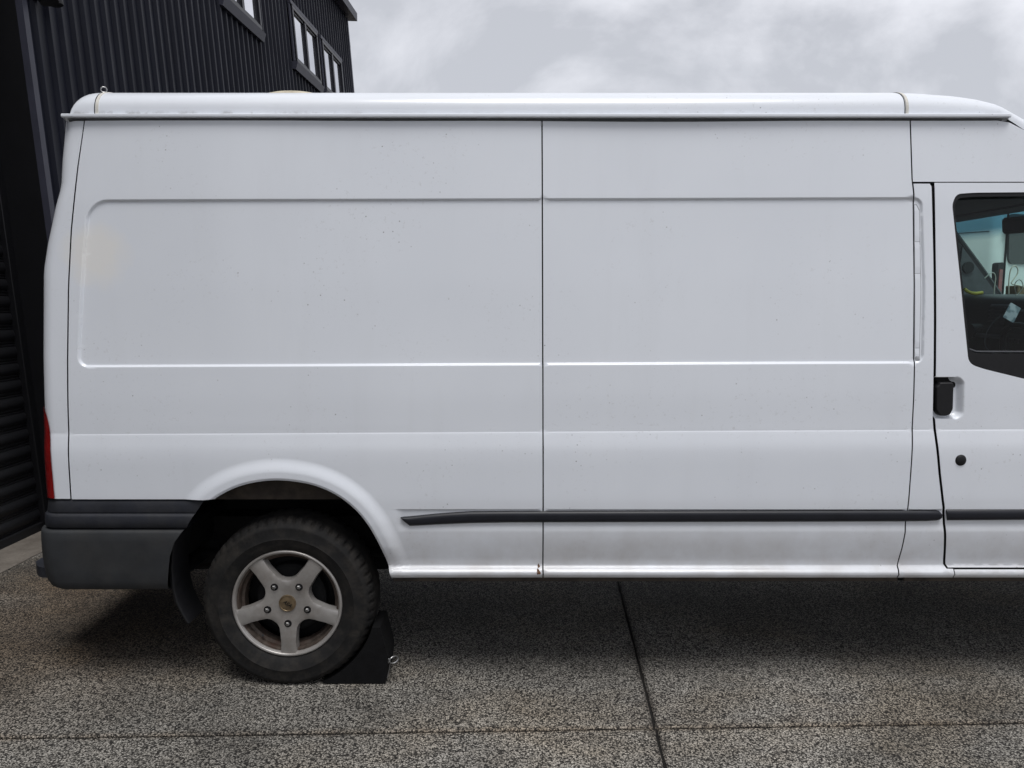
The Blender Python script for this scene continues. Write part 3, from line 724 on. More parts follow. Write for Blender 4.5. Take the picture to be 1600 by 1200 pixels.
def strip(name, top, bot, parent, proud=.016):
    """moulded rub strip: domed section swept along the side between its top and bottom edge"""
    V = []; F = []; K = 9
    for (x1, z1), (x2, z2) in zip(top, bot):
        for k in range(K):
            t = k / (K - 1); x = x1 + (x2 - x1) * t; z = z1 + (z2 - z1) * t
            d_ = (1 - abs(2 * t - 1) ** 5); V.append((x, float(S(np.array([x]), np.array([max(z, .5)]))[0]) + .002 - proud * d_, z))
    for i in range(len(top) - 1):
        for k in range(K - 1): F.append((i * K + k, (i + 1) * K + k, (i + 1) * K + k + 1, i * K + k + 1))
    F += [tuple(range(K)), tuple((len(top) - 1) * K + k for k in range(K))]
    return recalc(mesh(name, V, F, M['trim'], parent, smooth=True, sharp=55))
tp = [(-.446, .7185), (-.43, .7205), (-.41, .722), (-.36, .7275), (-.307, .733), (-.24, .7385), (-.166, .743), (0, .7445), (.4, .7455), (.8, .7465), (1.2, .7475), (1.55, .748), (1.66, .748), (1.700, .7475), (1.712, .744), (1.717, .737)]
bt = [(-.445, .716), (-.430, .698), (-.411, .680), (-.359, .682), (-.305, .685), (-.24, .688), (-.167, .691), (0, .694), (.4, .695), (.8, .696), (1.2, .697), (1.55, .698), (1.66, .6995), (1.704, .702), (1.714, .706), (1.719, .713)]
strip('rub_strip', tp, bt, van)
strip('rub_strip', [(1.736, .75), (1.74, .752), (2.1, .7525), (2.43, .753)], [(1.746, .706), (1.748, .703), (2.1, .705), (2.44, .706)], dr)
# filler pieces in the vertical slot of the pillar
yb_ = lambda x, z: float(S(np.array([x]), np.array([z]))[0])
zr = np.linspace(1.9535, 1.3475, 30); V = []
for z in zr:
    for x in (float(np.interp(z, [1.35, 1.951], [1.5855, 1.5675])), float(np.interp(z, [1.35, 1.6, 1.951], [1.6052, 1.6032, 1.5892])) - (.011 if z > 1.95 else 0)): V.append((x, yb_(x, z) - .0007, z))
mesh('slot_seal', V, [(k * 2, k * 2 + 1, k * 2 + 3, k * 2 + 2) for k in range(29)], M['seal2'], van)
for z1, z2 in ((1.951, 1.8105), (1.8085, 1.6875), (1.6855, 1.3965), (1.3945, 1.350)):
    a = lambda z: float(np.interp(z, [1.35, 1.951], [1.5865, 1.5685])); b_ = lambda z: float(np.interp(z, [1.35, 1.6, 1.951], [1.604, 1.602, 1.588]))
    zr = np.linspace(z1, z2, max(3, int((z1 - z2) / .02))); V = []
    for i_, z in enumerate(zr):
        xr_ = b_(z) - (.010 if (z1 > 1.94 and i_ == 0) else 0); end = .0015 if i_ in (0, len(zr) - 1) else 0
        for x, d_ in ((a(z), .002), (a(z) + .0005, -.0022), (xr_ - .0015, -.0022), (xr_, .002)): V.append((x, yb_(x, z) + d_ + (end if d_ < 0 else 0), z))
    mesh('slot_cover', V, [(k * 4 + q, k * 4 + q + 1, k * 4 + q + 5, k * 4 + q + 4) for k in range(len(zr) - 1) for q in range(3)], M['paint'], van)
# rust blisters at the seam foot and lip under the sill
lip = MB()
lip.box((.545, .035, .452), (2.06, .012, .024), .002); lip.box((2.0, .035, .4525), (.80, .012, .024), .002)
lip.build('sill_lip', M['well'], van)
for i in range(4):
    x = .113 - abs(rng.normal(0, .006)); z = .475 + .035 * rng.random()
    ply = [(x + .0055 * (.5 + rng.random()) * math.cos(a), z + .0075 * (.5 + rng.random()) * math.sin(a)) for a in np.linspace(0, 2 * math.pi, 9)[:-1]]
    slabpart('rust_spot', ply, lambda x_, z_: yb_(x_, z_) - .0012, lambda x_, z_: yb_(x_, z_) + .001, M['rust'], van, .001)

# ---- rear corner, tail light, bumper: swept round the corner in plan
def wrap(name, zs, xright, xrear, yside, rad, mat, parent, ytop=None, yend=.30, arcn=10, full=False, cap=True, straight=6):
    V = []; rows = []
    for z in zs:
        xr, xe, ys, r = xright(z), xrear(z), yside(z), rad(z) if callable(rad) else rad
        row = []
        th0 = 0.0
        if xr <= xe + r: th0 = math.asin(min(1, max(0, (xe + r - xr) / r)))
        else:
            for k in range(straight): row.append((xr + (xe + r - xr) * k / straight, ys if yside is None else float(ysurf(xr + (xe + r - xr) * k / straight, z, ys)), z))
        for k in range(arcn + 1):
            th = th0 + (math.pi / 2 - th0) * k / arcn; row.append((xe + r - r * math.sin(th), ys + r - r * math.cos(th), z))
        if th0 > 0 or xr <= xe + r:                     # keep equal vertex counts
            row = [row[0]] * straight + row
        if full:
            row.append((xe - .012, .98, z)); half = list(row[:-1])
            row += [(x, 1.96 - y_, z) for x, y_, z in half[::-1]]
        else: row.append((xe, yend, z))
        rows.append(row)
    m = len(rows[0]); V = [p for r_ in rows for p in r_]; F = []
    for i in range(len(rows) - 1):
        for k in range(m - 1): F.append((i * m + k, i * m + k + 1, (i + 1) * m + k + 1, (i + 1) * m + k))
    if cap:
        F.append(tuple(range(m))); F.append(tuple((len(rows) - 1) * m + k for k in range(m)))
    o = mesh(name, V, F, mat, parent); recalc(o)
    for p in o.data.polygons: p.use_smooth = True
    o.data.set_sharp_from_angle(angle=R(40)); return o
ysurf = lambda x, z, ys: ys
Sat = lambda x, z: float(S(np.array([x]), np.array([z]))[0])
XR = lambda z: float(np.interp(z, [.79, 1.15, 1.36, 1.70, 1.80, 1.95, 2.025, 2.12, 2.29], [-1.876, -1.874, -1.870, -1.856, -1.838, -1.802, -1.780, -1.775, -1.757]))
xs_rear = lambda z: float(np.interp(z, [q[1] for q in REAR[::-1]], [q[0] for q in REAR[::-1]])) - G
zz = sorted(set([.795, .83, .88, .93, .98, 1.0, 1.02, 1.04, 1.05, 1.056, 1.06, 1.07, 1.1, 1.15] + list(np.arange(1.2, 2.27, .03)) + [2.2755]))
wrap('rear_corner_panel', zz, xs_rear, XR, lambda z: Sat(-1.76, z), lambda z: .065, M['paint'], van, yend=.20, arcn=14, straight=3, cap=False)
tz = [.797, .82, .86, .90, .95, 1.0, 1.04, 1.07, 1.10, 1.12, 1.135, 1.148, 1.158]
wrap('tail_light', tz, lambda z: float(np.interp(z, [.79, .9, 1.05, 1.10, 1.13, 1.15, 1.16], [-1.822, -1.824, -1.828, -1.834, -1.842, -1.852, -1.866])) , lambda z: XR(z) - .005, lambda z: Sat(-1.76, z) - .005, .068, M['red'], van, yend=.13, arcn=12, straight=1)
# bumper: lower shell, upper step mouldings
bxr = lambda z: float(np.interp(z, [.41, .55, .62, .671], [-1.396, -1.377, -1.350, -1.312]))
bz = [.408, .412, .425, .45, .50, .56, .62, .655, .664, .668]
wrap('bumper_lower', bz, bxr, lambda z: float(np.interp(z, [.41, .425, .45, .5, .58, .67], [-1.878, -1.898, -1.908, -1.915, -1.918, -1.913])),
     lambda z: float(np.interp(z, [.408, .412, .425, .45, .6, .655, .664, .668], [.03, .016, .004, -.004, -.016, -.016, -.012, -.004])), .075, M['bumper_faded'], van, full=True)
uxr = lambda z: float(np.interp(z, [.67, .71, .79], [-1.306, -1.283, -1.228]))
uz = [.6705, .674, .68, .70, .722, .729, .7315, .7345, .738, .742, .765, .780, .786, .789]
wrap('bumper_upper', uz, uxr, lambda z: float(np.interp(z, [.67, .68, .73, .735, .789], [-1.890, -1.897, -1.893, -1.888, -1.880])),
     lambda z: float(np.interp(z, uz, [.01, -.003, -.009, -.013, -.0125, -.010, -.006, -.001, -.0035, -.0045, -.0035, -.0015, .002, .008])), .07, M['trim_b'] if 'trim_b' in M else M['bumper'], van, full=True)
hb = MB().prism(fillet([(-1.88, .16), (-2.04, .20), (-2.095, .27), (-2.095, 1.69), (-2.04, 1.76), (-1.88, 1.80)], .02, 3), 'z', .395, .440); hb.build('step_bar', M['bumper'], van)
# rear doors, hinge, inner shell
for y0, y1 in ((.20, .977), (.983, 1.76)):
    V = []; zz2 = list(np.arange(.80, 2.27, .05)) + [2.27]
    for z in zz2:
        for yv in np.linspace(y0 + .003, y1 - .003, 8): V.append((XR(z) - .004, yv, z))
    mesh('rear_door', V, [(i * 8 + k, (i + 1) * 8 + k, (i + 1) * 8 + k + 1, i * 8 + k + 1) for i in range(len(zz2) - 1) for k in range(7)], M['paint'], van, smooth=True)
    MB().box((XR(1.65) - .008, (y0 + y1) / 2, 1.66), (.008, .52, .5), .003).build('rear_window', M['dark_glass'], van)
MB().box((-1.866, .13, 1.648), (.016, .05, .066), .003).build('door_hinge', M['wire'], van)
V = []; zz2 = list(np.arange(.50, 2.27, .05)) + [2.2755]; xx2 = list(np.arange(-1.80, 2.75, .1))
for z in zz2:
    for x in xx2: V.append((x, 1.96 - float(np.interp(z, zf, yf)), z))
m = len(xx2)
mesh('far_side_panel', V, [(i * m + k, i * m + k + 1, (i + 1) * m + k + 1, (i + 1) * m + k) for i in range(len(zz2) - 1) for k in range(m - 1) if zz2[i] > .86 or not (-1.35 < xx2[k] < -.5 or 2.38 < xx2[k] < 3.3)], M['paint'], van, smooth=True)
# black boxes added behind the gaps to block light (load bay closed off), floor, inner wheel housing
ib = MB()
ib.box((-.02, .985, 1.62), (3.24, 1.76, 1.28)); ib.box((-1.66, .985, 1.45), (.22, 1.72, .95)); ib.box((-.02, .06, 1.16), (3.3, .05, .34)); ib.box((-.10, .088, 1.60), (3.1, .03, .55)); ib.box((-1.60, .985, .9), (.3, 1.80, .16)); ib.box((-1.56, .985, .66), (.34, 1.72, .33))
ib.box((.55, .985, .72), (2.05, 1.83, .48)); ib.box((2.05, .06, 1.255), (.9, .05, .20)); ib.box((2.04, .985, .60), (.84, 1.83, .24)); ib.box((1.625, .055, 1.0), (.12, .04, 1.0)); ib.box((1.60, .085, 1.75), (.11, .04, .55))
ib.box((1.62, .985, 1.3), (.03, 1.8, 1.5)); ib.box((-.06, .985, .52), (3.4, 1.0, .12)); ib.box((-.92, 1.2, .93), (1.1, 1.4, .16)); ib.box((1.95, .10, 2.10), (.75, .06, .06))
ib.build('inner_body_light_block', M['black'], van)
ch = MB(); ch.box((.80, 1.02, .32), (2.7, .86, .20), .03); ch.box((.75, .50, .375), (2.6, .22, .13), .02); ch.box((-.10, .52, .40), (3.2, .09, .14)); ch.box((-1.55, 1.0, .42), (.45, 1.1, .16), .03); ch.tube([(-1.6, 1.35, .30), (.9, 1.35, .26), (2.3, 1.1, .30)], .06, 10); ch.box((2.1, 1.0, .38), (1.0, 1.0, .22), .03)
ch.build('chassis_light_block', M['black'], van)  # hidden low boxes, added to block sky light and darken the ground below
wlz = MB(); wlz.box((-.92, .30, .905), (.95, .42, .10)); wlz.build('wheel_housing_top', M['well'], van)
wv_ = MB().prism([(-1.36, .765), (-.48, .765), (-.48, .90), (-1.36, .90)], 'y', .10, .115); wv_.build('wheel_housing_side', M['well'], van)
wb = MB(); wb.box((-.92, .62, .60), (1.0, .02, .5)); wb.box((-.455, .30, .61), (.02, .55, .30)); wb.build('wheel_housing_back', M['black'], van)
ax = MB(); ax.tube([(-.923, .2, .34), (-.923, 1.76, .34)], .045, 12); ax.box((-.923, .45, .42), (1.25, .07, .035), .01); ax.build('rear_axle', M['black'], van, True)
# mud flap
mf = [(-1.372, .640), (-1.388, .58), (-1.398, .50), (-1.397, .42), (-1.386, .355), (-1.364, .30), (-1.345, .262)]
V = []; F = []
for i, (x, z) in enumerate(mf):
    for (ox, oy) in ((0, .034), (.004, .020), (.014, .016), (.020, .022), (.020, .17), (.010, .175), (0, .05)): V.append((x + ox, oy + .012 * i / 6, z))
K = 7
for i in range(len(mf) - 1):
    for k in range(K): F.append((i * K + k, i * K + (k + 1) % K, (i + 1) * K + (k + 1) % K, (i + 1) * K + k))
F += [tuple(range(K)), tuple((len(mf) - 1) * K + k for k in range(K))]
recalc(mesh('mud_flap', V, F, M['rubber'], van, smooth=True, sharp=50))

# ---- roof, gutter rail, joints, vent, eye bolt
def Hx(x):
    if x < -1.615: t = min(1, (-1.615 - x) / .103); return .110 * (max(0, 1 - t ** 3.2)) ** (1 / 3.2)
    return float(np.interp(x, [-1.56, 1.50, 1.60, 1.747, 1.83, 1.90, 1.95, 2.0, 2.065, 2.1, 2.3, 2.69], [.110, .110, .107, .096, .083, .064, .066, .075, .062, .058, .05, .02]))
zgx = lambda x: float(np.interp(x, [-2, 1.895, 1.93, 2.0, 2.1, 2.3, 2.69], [2.2955, 2.2955, 2.282, 2.238, 2.198, 2.14, 2.062]))
def roof_pt(x, t, lift=0.0):
    y0 = .089 + (0.02 * max(0, (x - 1.9)) if x > 1.9 else 0); q = t; y = y0 + q * (1.96 - 2 * y0)
    s_ = min(y - y0, 1.96 - y0 - y); qq = min(1, s_ / .19); prof_ = max(0.0, 1 - max(0.0, 1 - qq) ** 2.9) ** (1 / 2.9)
    return (x, y, zgx(x) + (Hx(x) + lift) * prof_ + (.026 * math.sin(math.pi * q) * min(1, Hx(x) / .08)) + (lift if prof_ < .01 else 0))
ts = sorted(set([0, .0006, .002, .004, .008, .013, .02, .028, .036, .045, .056, .068, .082, .098, .12, .16, .22, .3, .4, .5])); ts = ts + [1 - t for t in ts[::-1] if t < .5]
xs_ = [-1.718, -1.7178, -1.717, -1.7155, -1.713, -1.709, -1.703, -1.695, -1.685, -1.67, -1.65, -1.635, -1.615, -1.60, -1.59, -1.56] + list(np.arange(-1.5, 1.5, .1)) + list(np.arange(1.5, 2.70, .03))
V = [roof_pt(x, t) for x in xs_ for t in ts]; m = len(ts)
F = [(i * m + k, (i + 1) * m + k, (i + 1) * m + k + 1, i * m + k + 1) for i in range(len(xs_) - 1) for k in range(m - 1)] + [tuple(range(m))]
roof = mesh('roof', V, F, M['paint'], van); recalc(roof)
for p in roof.data.polygons: p.use_smooth = True
for xj, mt_ in ((-1.612, 'sealant'), (1.535, 'sealant')):
    V = []; F = []; tj = [t for t in ts if t <= .5]
    for xx_, lf in ((xj - .006, .0), (xj - .005, .0025), (xj + .005, .0025), (xj + .006, .0)):
        for t in tj:
            p_ = roof_pt(xx_, t); q_ = roof_pt(xx_, min(1, t + .004)); nrm_ = Vector((0, -(q_[2] - p_[2]), q_[1] - p_[1])).normalized() * lf; V.append((p_[0], p_[1] + nrm_.y, p_[2] + nrm_.z))
    m = len(tj); F = [(i * m + k, (i + 1) * m + k, (i + 1) * m + k + 1, i * m + k + 1) for i in range(3) for k in range(m - 1)]
    mesh('joint_seal', V, F, M[mt_], roof)
    g_ = MB(); ct = []
    for t in tj[:16]: p_ = roof_pt(xj - .009, t); ct.append((p_[0], p_[1] - .0006, p_[2]))
    g_.tube(ct, .0016, 5); g_.build('joint_gap', M['black'], roof)
def rail_sec(x): return [(x, .098, 2.298), (x, .066, 2.2975), (x, .0625, 2.2945), (x, .0625, 2.287), (x, .066, 2.2845), (x, .094, 2.2820), (x, .098, 2.276)]
V = []; F = []; rx = [-1.742, -1.738] + list(np.arange(-1.70, 1.90, .1)) + [1.90, 1.918, 1.928, 1.932]
for i, x in enumerate(rx):
    sc_ = (.55 if x > 1.931 else .85 if x > 1.92 else 1.0) * (.8 if x < -1.741 else 1.0)
    for a, b, c_ in rail_sec(x): V.append((a, .098 + (b - .098) * sc_, 2.288 + (c_ - 2.288) * sc_))
K = 7
for i in range(len(rx) - 1):
    for k in range(K): F.append((i * K + k, i * K + (k + 1) % K, (i + 1) * K + (k + 1) % K, (i + 1) * K + k))
F += [tuple(range(K)), tuple((len(rx) - 1) * K + k for k in range(K))]
recalc(mesh('roof_gutter', V, F, M['paint'], van))
gl_ = MB().prism([(.0790, 2.2785), (.098, 2.2785), (.098, 2.2715), (.0865, 2.2715)], 'x', -1.72, 1.90); gl_.build('gutter_shade_strip', M['inside2'], van)  # grey strip painting in the shade on the underside of the rail
vt = MB()
prf = [(0, .082), (.05, .0805), (.09, .076), (.13, .068), (.165, .056), (.178, .046), (.18, .038), (.172, .034), (.12, .032), (.12, -.02)]
nV = 40; Vv = []; Fv = []
for k in range(nV):
    a = 2 * math.pi * k / nV
    for r_, z in prf: Vv.append((-.955 + r_ * math.cos(a), .55 + r_ * math.sin(a), 2.406 + z))
for k in range(nV):
    for i in range(len(prf) - 1): Fv.append((k * len(prf) + i, k * len(prf) + i + 1, ((k + 1) % nV) * len(prf) + i + 1, ((k + 1) % nV) * len(prf) + i))
mesh('roof_vent', Vv, Fv, M['cream'], van, smooth=True)
eb = MB(); c0 = (-1.668, .26, 2.436)
eb.tube([(c0[0] + .0105 * math.cos(a), c0[1] + .004 * math.cos(a), c0[2] + .0105 * math.sin(a)) for a in np.linspace(0, 2 * math.pi, 21)[:-1]], .0026, 8, True)
eb.tube([(c0[0], c0[1], 2.36), (c0[0], c0[1], c0[2] - .010)], .0026, 8); eb.build('eye_bolt', M['wire'], van, True)

# ---- wheels
def wheel(cx):
    C0 = (cx, .034, .344); w = bpy.data.objects.new('wheel', None); link(w, van); w.location = (0, 0, 0)
    RT = .345; prof = [(.222, .012), (.226, .002), (.232, -.004), (.25, -.012), (.268, -.017), (.272, -.0195), (.276, -.0175), (.292, -.017), (.308, -.0125), (.312, -.0130), (.316, -.0105), (.325, -.003), (.332, .006), (.3375, .016), (.3405, .026), (.343, .045), (.3445, .07), (.345, .09), (.345, .11)]
    prof = [(.226 + (r_ - .226) * 1.115 if r_ > .232 else r_, y_) for r_, y_ in prof]
    prof = prof + [(r_, .20 - y_) for r_, y_ in prof[::-1][1:]]
    NA = 336; V = []; m = len(prof); F = []
    for k in range(NA):
        a = 2 * math.pi * k / NA
        for r_, y_ in prof:
            rr = r_
            if r_ > .340 and k % 6 in (0, 1) and (y_ < .06 or y_ > .14): rr -= .0075 * min(1, (r_ - .334) / .012)
            if r_ > .356 and abs(y_ - .07) < .004: rr -= .006
            y_ = y_ - (.0012 if (.30 < r_ < .323 and k % 3 == 0 and y_ < .05) else 0)
            zc = C0[2] + rr * math.sin(a); bulge = 0.0
            if zc < .003: zc = .001                       # tyre flattened on the ground
            if math.sin(a) < -.7: bulge = -.010 * (-math.sin(a) - .7) / .3 * (1 if .24 < r_ < .347 and y_ < .1 else 0)
            V.append((C0[0] + rr * math.cos(a), C0[1] + y_ + bulge, zc))
    for k in range(NA):
        for i in range(m - 1): F.append((k * m + i, k * m + i + 1, ((k + 1) % NA) * m + i + 1, ((k + 1) % NA) * m + i))
    recalc(mesh('tyre', V, F, M['tyre'], w, smooth=True, sharp=42))
    RR = .2265
    holes = []
    for q in range(5):
        ca = R(90 + 72 * q); pl = []
        raw = [(a, .934) for a in (-27, -20, -12, -4, 4, 12, 20, 27)] + [(26, .76), (22.5, .61), (17, .485), (9, .435), (0, .425), (-9, .435), (-17, .485), (-22.5, .61), (-26, .76)]
        for dg, rr in raw: pl.append((rr * RR * math.cos(ca + R(dg)), rr * RR * math.sin(ca + R(dg))))
        holes.append(resample(chaikin(fillet(pl, .006, 3), 1), .008))
    out_ = [(.2150 * math.cos(a), .2150 * math.sin(a)) for a in np.linspace(0, 2 * math.pi, 97)[:-1]]
    pts = [(rr * math.cos(a), rr * math.sin(a)) for rr in (.03, .05, .07, .09, .11, .13, .15, .17, .19, .20, .206, .2105) for a in np.linspace(0, 2 * math.pi, 97 if rr > .195 else 61)[:-1]]
    P, T = cdt(out_, holes, pts, .003)
    def fy(r_):
        y = np.interp(r_, [0, .035, .06, .10, .15, .19, .204, .209, .214, .219, .223, .2265], [.004, .004, .003, -.0005, -.004, -.003, -.002, -.002, -.002, -.002, -.002, .001])
        return y
    def edge(Q):
        d_ = np.full(len(Q), 1.0)
        for h_ in holes: d_ = np.minimum(d_, segdist(Q, h_))
        return d_
    yv = fy(np.hypot(P[:, 0], P[:, 1])) + .0035 * np.clip(1 - edge(P) / .005, 0, 1) + .002
    V = [(C0[0] + a, C0[1] + y_, C0[2] + b) for (a, b), y_ in zip(P, yv)]; F = [tuple(t) for t in T]
    for h_ in holes:
        b0 = len(V); k = len(h_); yb0 = fy(np.hypot([q[0] for q in h_], [q[1] for q in h_])) + .0055
        for dp, ins in ((0, 1.0), (.004, .985), (.032, .93)):
            cxh = np.mean([q[0] for q in h_]); czh = np.mean([q[1] for q in h_])
            for i, q in enumerate(h_): V.append((C0[0] + cxh + (q[0] - cxh) * ins, C0[1] + yb0[i] + dp, C0[2] + czh + (q[1] - czh) * ins))
        for r_ in range(2):
            for i in range(k): F.append((b0 + r_ * k + i, b0 + r_ * k + (i + 1) % k, b0 + (r_ + 1) * k + (i + 1) % k, b0 + (r_ + 1) * k + i))
    rim = mesh('rim', V, F, M['alloy'], w, smooth=True, sharp=32)
    lp_ = MB().lathe([(.2125, .005), (.2132, -.0005), (.2160, -.0045), (.2215, -.0058), (.2255, -.0035), (.2268, .003)], C0, 120); lp_.build('rim_lip', M['alloy'], w, True, sharp=60)
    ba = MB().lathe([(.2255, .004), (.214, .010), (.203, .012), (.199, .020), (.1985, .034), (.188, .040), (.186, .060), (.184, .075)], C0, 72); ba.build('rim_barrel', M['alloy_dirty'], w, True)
    bk = MB().lathe([(0, .062), (.135, .062), (.145, .07), (.145, .12), (.2, .13), (.2, .15)], C0, 40); bk.build('brake_drum', M['black'], w, True)
    cp = MB().lathe([(0, .0), (.022, .0005), (.030, .0015), (.0315, -.0005), (.0345, .0), (.036, .006)], (C0[0], C0[1] + .001, C0[2]), 40); cp.build('centre_cap', M['bronze'], w, True)
    for q in range(5):
        a = R(-90 + 72 * q); px_, pz_ = C0[0] + .0865 * math.cos(a), C0[2] + .0865 * math.sin(a)
        hk = MB().lathe([(.0, -.0002), (.0150, -.0004), (.0162, .004)], (px_, C0[1] + .001, pz_), 20); hk.build('nut_recess_shade', M['black'], w, True)  # flat black disc on the uncut rim, painted as the shade of a recess
        nb = MB(); hexr = []
        nb.lathe([(.0, -.0075), (.006, -.007), (.0088, -.0045), (.0092, .002)], (px_ - .001, C0[1] + .001, pz_ - .0005), 6); nb.build('wheel_nut', M['nut'], w)
    # slanted emblem on the cap
    tx = bpy.data.curves.new('emblem_text', 'FONT'); tx.body = 'ASA'; tx.size = .021; tx.align_x = 'CENTER'; tx.align_y = 'CENTER'; tx.extrude = .0006; tx.shear = .4
    to = bpy.data.objects.new('emblem_tmp', tx); col.objects.link(to); bpy.context.view_layer.update()
    me = bpy.data.meshes.new_from_object(to.evaluated_get(bpy.context.evaluated_depsgraph_get())); bpy.data.objects.remove(to)
    me.materials.clear(); me.materials.append(M['black']); em = bpy.data.objects.new('emblem', me); link(em, w)
    em.location = Vector((C0[0], C0[1] - .0005, C0[2])) - wl(w); em.rotation_euler = (R(90), R(35), 0)
    vs_ = MB().tube([(C0[0] - .115, C0[1] + .03, C0[2] - .15), (C0[0] - .108, C0[1] + .012, C0[2] - .14)], .004, 8); vs_.build('valve', M['rubber'], w, True)
    return w
wheel(-.923); wheel(-.923 + WB)

# ---- front end (mostly beyond the right edge of the picture)
fen = [(2.457, .80), (2.63, .995), (3.037, 1.175), (3.047, 1.46), (3.10, 1.455), (3.30, 1.365), (3.50, 1.23), (3.64, 1.08), (3.66, .80), (3.66, .55), (3.34, .50)] + [q for q in FARCH[::-1] if q[1] > .52]
panel('front_wing', fen, van, step=.05, arch=[(x + WB, z) for x, z in ARCHs])
panel('front_wing', fen, van, step=.05, mirror=True, arch=[(x + WB, z) for x, z in ARCHs])
fh = MB(); fh.box((2.85, .55, .93), (1.1, .9, .05)); fh.box((2.85, .62, .65), (1.0, .03, .5)); fh.box((3.36, .33, .66), (.03, .56, .5)); fh.box((3.15, .98, 1.15), (.9, 1.7, .3)); fh.box((2.36, .33, .68), (.03, .5, .3)); fh.build('front_wheel_housing', M['black'], van)
def loft(name, secs, mat, parent, smooth=True):
    m_ = len(secs[0]); V = [p for s_ in secs for p in s_]; F = [(i * m_ + k, i * m_ + k + 1, (i + 1) * m_ + k + 1, (i + 1) * m_ + k) for i in range(len(secs) - 1) for k in range(m_ - 1)]
    return recalc(mesh(name, V, F, mat, parent, smooth))
loft('bonnet', [[(x - .10 * (2 * t - 1) ** 2, .03 + 1.9 * t, z - .06 * (2 * t - 1) ** 4) for t in np.linspace(0, 1, 13)] for x, z in ((3.12, 1.44), (3.35, 1.36), (3.55, 1.24), (3.72, 1.06), (3.76, .98))], M['paint'], van)
loft('front_bumper', [[(x - .22 * abs(2 * t - 1) ** 4, -.005 + 1.97 * t, z) for t in np.linspace(0, 1, 17)] for x, z in ((3.76, .90), (3.82, .84), (3.84, .62), (3.80, .42), (3.6, .38))], M['bumper'], van)
loft('grille', [[(x, .55 + .86 * t, z) for t in np.linspace(0, 1, 5)] for x, z in ((3.745, .98), (3.775, .90))], M['inside'], van)
for ya0, yb0 in ((.06, .5), (1.46, 1.9)):
    loft('headlight', [[(x - .12 * abs((ya0 + (yb0 - ya0) * t) - .98) ** 3, ya0 + (yb0 - ya0) * t, z) for t in np.linspace(0, 1, 7)] for x, z in ((3.70, 1.07), (3.76, .98), (3.775, .89))], M['headlamp'], van)
WB0, WT0 = (3.17, 1.475), (2.695, 2.065)
loft('windscreen', [[(WB0[0] + (WT0[0] - WB0[0]) * s_ + .05 * (1 - (2 * t - 1) ** 2) - .01, .11 + 1.74 * t, WB0[1] + (WT0[1] - WB0[1]) * s_ + .012 * (1 - (2 * t - 1) ** 2)) for t in np.linspace(0, 1, 13)] for s_ in np.linspace(0, 1, 7)], M['screen_glass'], van)
for yv, inn in ((.075, .03), (1.885, -.03)):
    pa = MB().tube([(3.19, yv, 1.45), (2.94, yv + inn * .3, 1.765), (2.69, yv + inn * .7, 2.06)], .020, 8); pa.build('screen_pillar', M['paint'] if yv < 1 else M['inside'], van, True)
MB().prism([(2.60, 2.055), (2.72, 2.045), (2.70, 2.075), (2.6, 2.085)], 'y', .12, 1.84).build('screen_header', M['liner'], van)

# ---- cab interior seen through the door glass
MB().box((2.14, .98, 2.075), (1.02, 1.74, .02), .004).build('headliner', M['liner'], van)
fd = MB(); fd.prism([(1.63, .55), (3.10, .55), (3.14, 1.50), (2.70, 2.05), (1.63, 2.05)], 'y', 1.855, 1.862); fd.build('far_door_card', M['inside'], van)
tri = MB().prism([(2.78, 1.60), (3.07, 1.565), (2.80, 1.90)], 'y', 1.845, 1.853); tri.build('corner_trim', M['inside2'], van)
MB().tube([(2.84, 1.845, 1.775), (2.84, 1.835, 1.775)], .035, 16).build('speaker_grille', M['inside'], van)
ds = MB().prism(chaikin([(3.16, 1.47), (2.95, 1.585), (2.80, 1.612), (2.70, 1.600), (2.655, 1.56), (2.63, 1.45), (2.57, 1.40), (2.56, 1.25), (2.62, .80), (3.16, .80)], 2), 'y', .10, 1.85)
dash = recalc(ds.build('dashboard', M['inside'], van, True, sharp=30))
hood = MB().prism(chaikin([(2.78, 1.615), (2.70, 1.665), (2.60, 1.66), (2.55, 1.62), (2.60, 1.56), (2.76, 1.56)], 2), 'y', .30, .86); hood.build('instrument_hood', M['inside'], dash, True)
MB().box((2.615, 1.42, 1.30), (.03, .55, .16), .01).build('glovebox_lid', M['inside'], dash)
MB().box((2.565, 1.40, 1.385), (.02, .72, .022), .006).build('trim_band', M['inside2'], dash)
for yv in (1.15, 1.68):
    vb = bpy.data.objects.new('air_vent', None); link(vb, dash); vb.location = (0, 0, 0)
    MB().box((2.622, yv, 1.50), (.02, .16, .11), .008).build('vent_frame', M['inside2'] if yv < 1.2 else M['inside'], dash)
    for k in range(5): MB().box((2.608, yv, 1.462 + k * .019), (.014, .135, .006), .001).build('vent_louvre', M['inside2'], dash)
    bpy.data.objects.remove(vb)
MB().box((2.60, .96, 1.43), (.03, .20, .20), .01).build('radio_panel', M['inside'], dash)
for k in range(4): MB().tube([(2.585, .91 + .035 * k, 1.37), (2.565, .91 + .035 * k, 1.37)], .013, 12).build('knob', M['rubber'], dash, True)
MB().tube([(2.60, 1.28, 1.405), (2.545, 1.28, 1.405)], .04, 20).build('round_socket', M['rubber'], dash, True)
sw = MB(); ctr = Vector((2.36, .48, 1.30)); ay = Vector((0, 1, 0)); axv = Vector((-.42, 0, .91))
sw.tube([ctr + (ay * math.cos(a) + axv * math.sin(a)) * .185 for a in np.linspace(0, 2 * math.pi, 41)[:-1]], .014, 8, True)
for a in (R(200), R(-20), R(-90)): sw.tube([ctr, ctr + (ay * math.cos(a) + axv * math.sin(a)) * .18], .014, 6)
sw.tube([ctr, ctr + Vector((.22, 0, -.10))], [.05, .03], 14); sw.build('steering_wheel', M['rubber'], van, True)
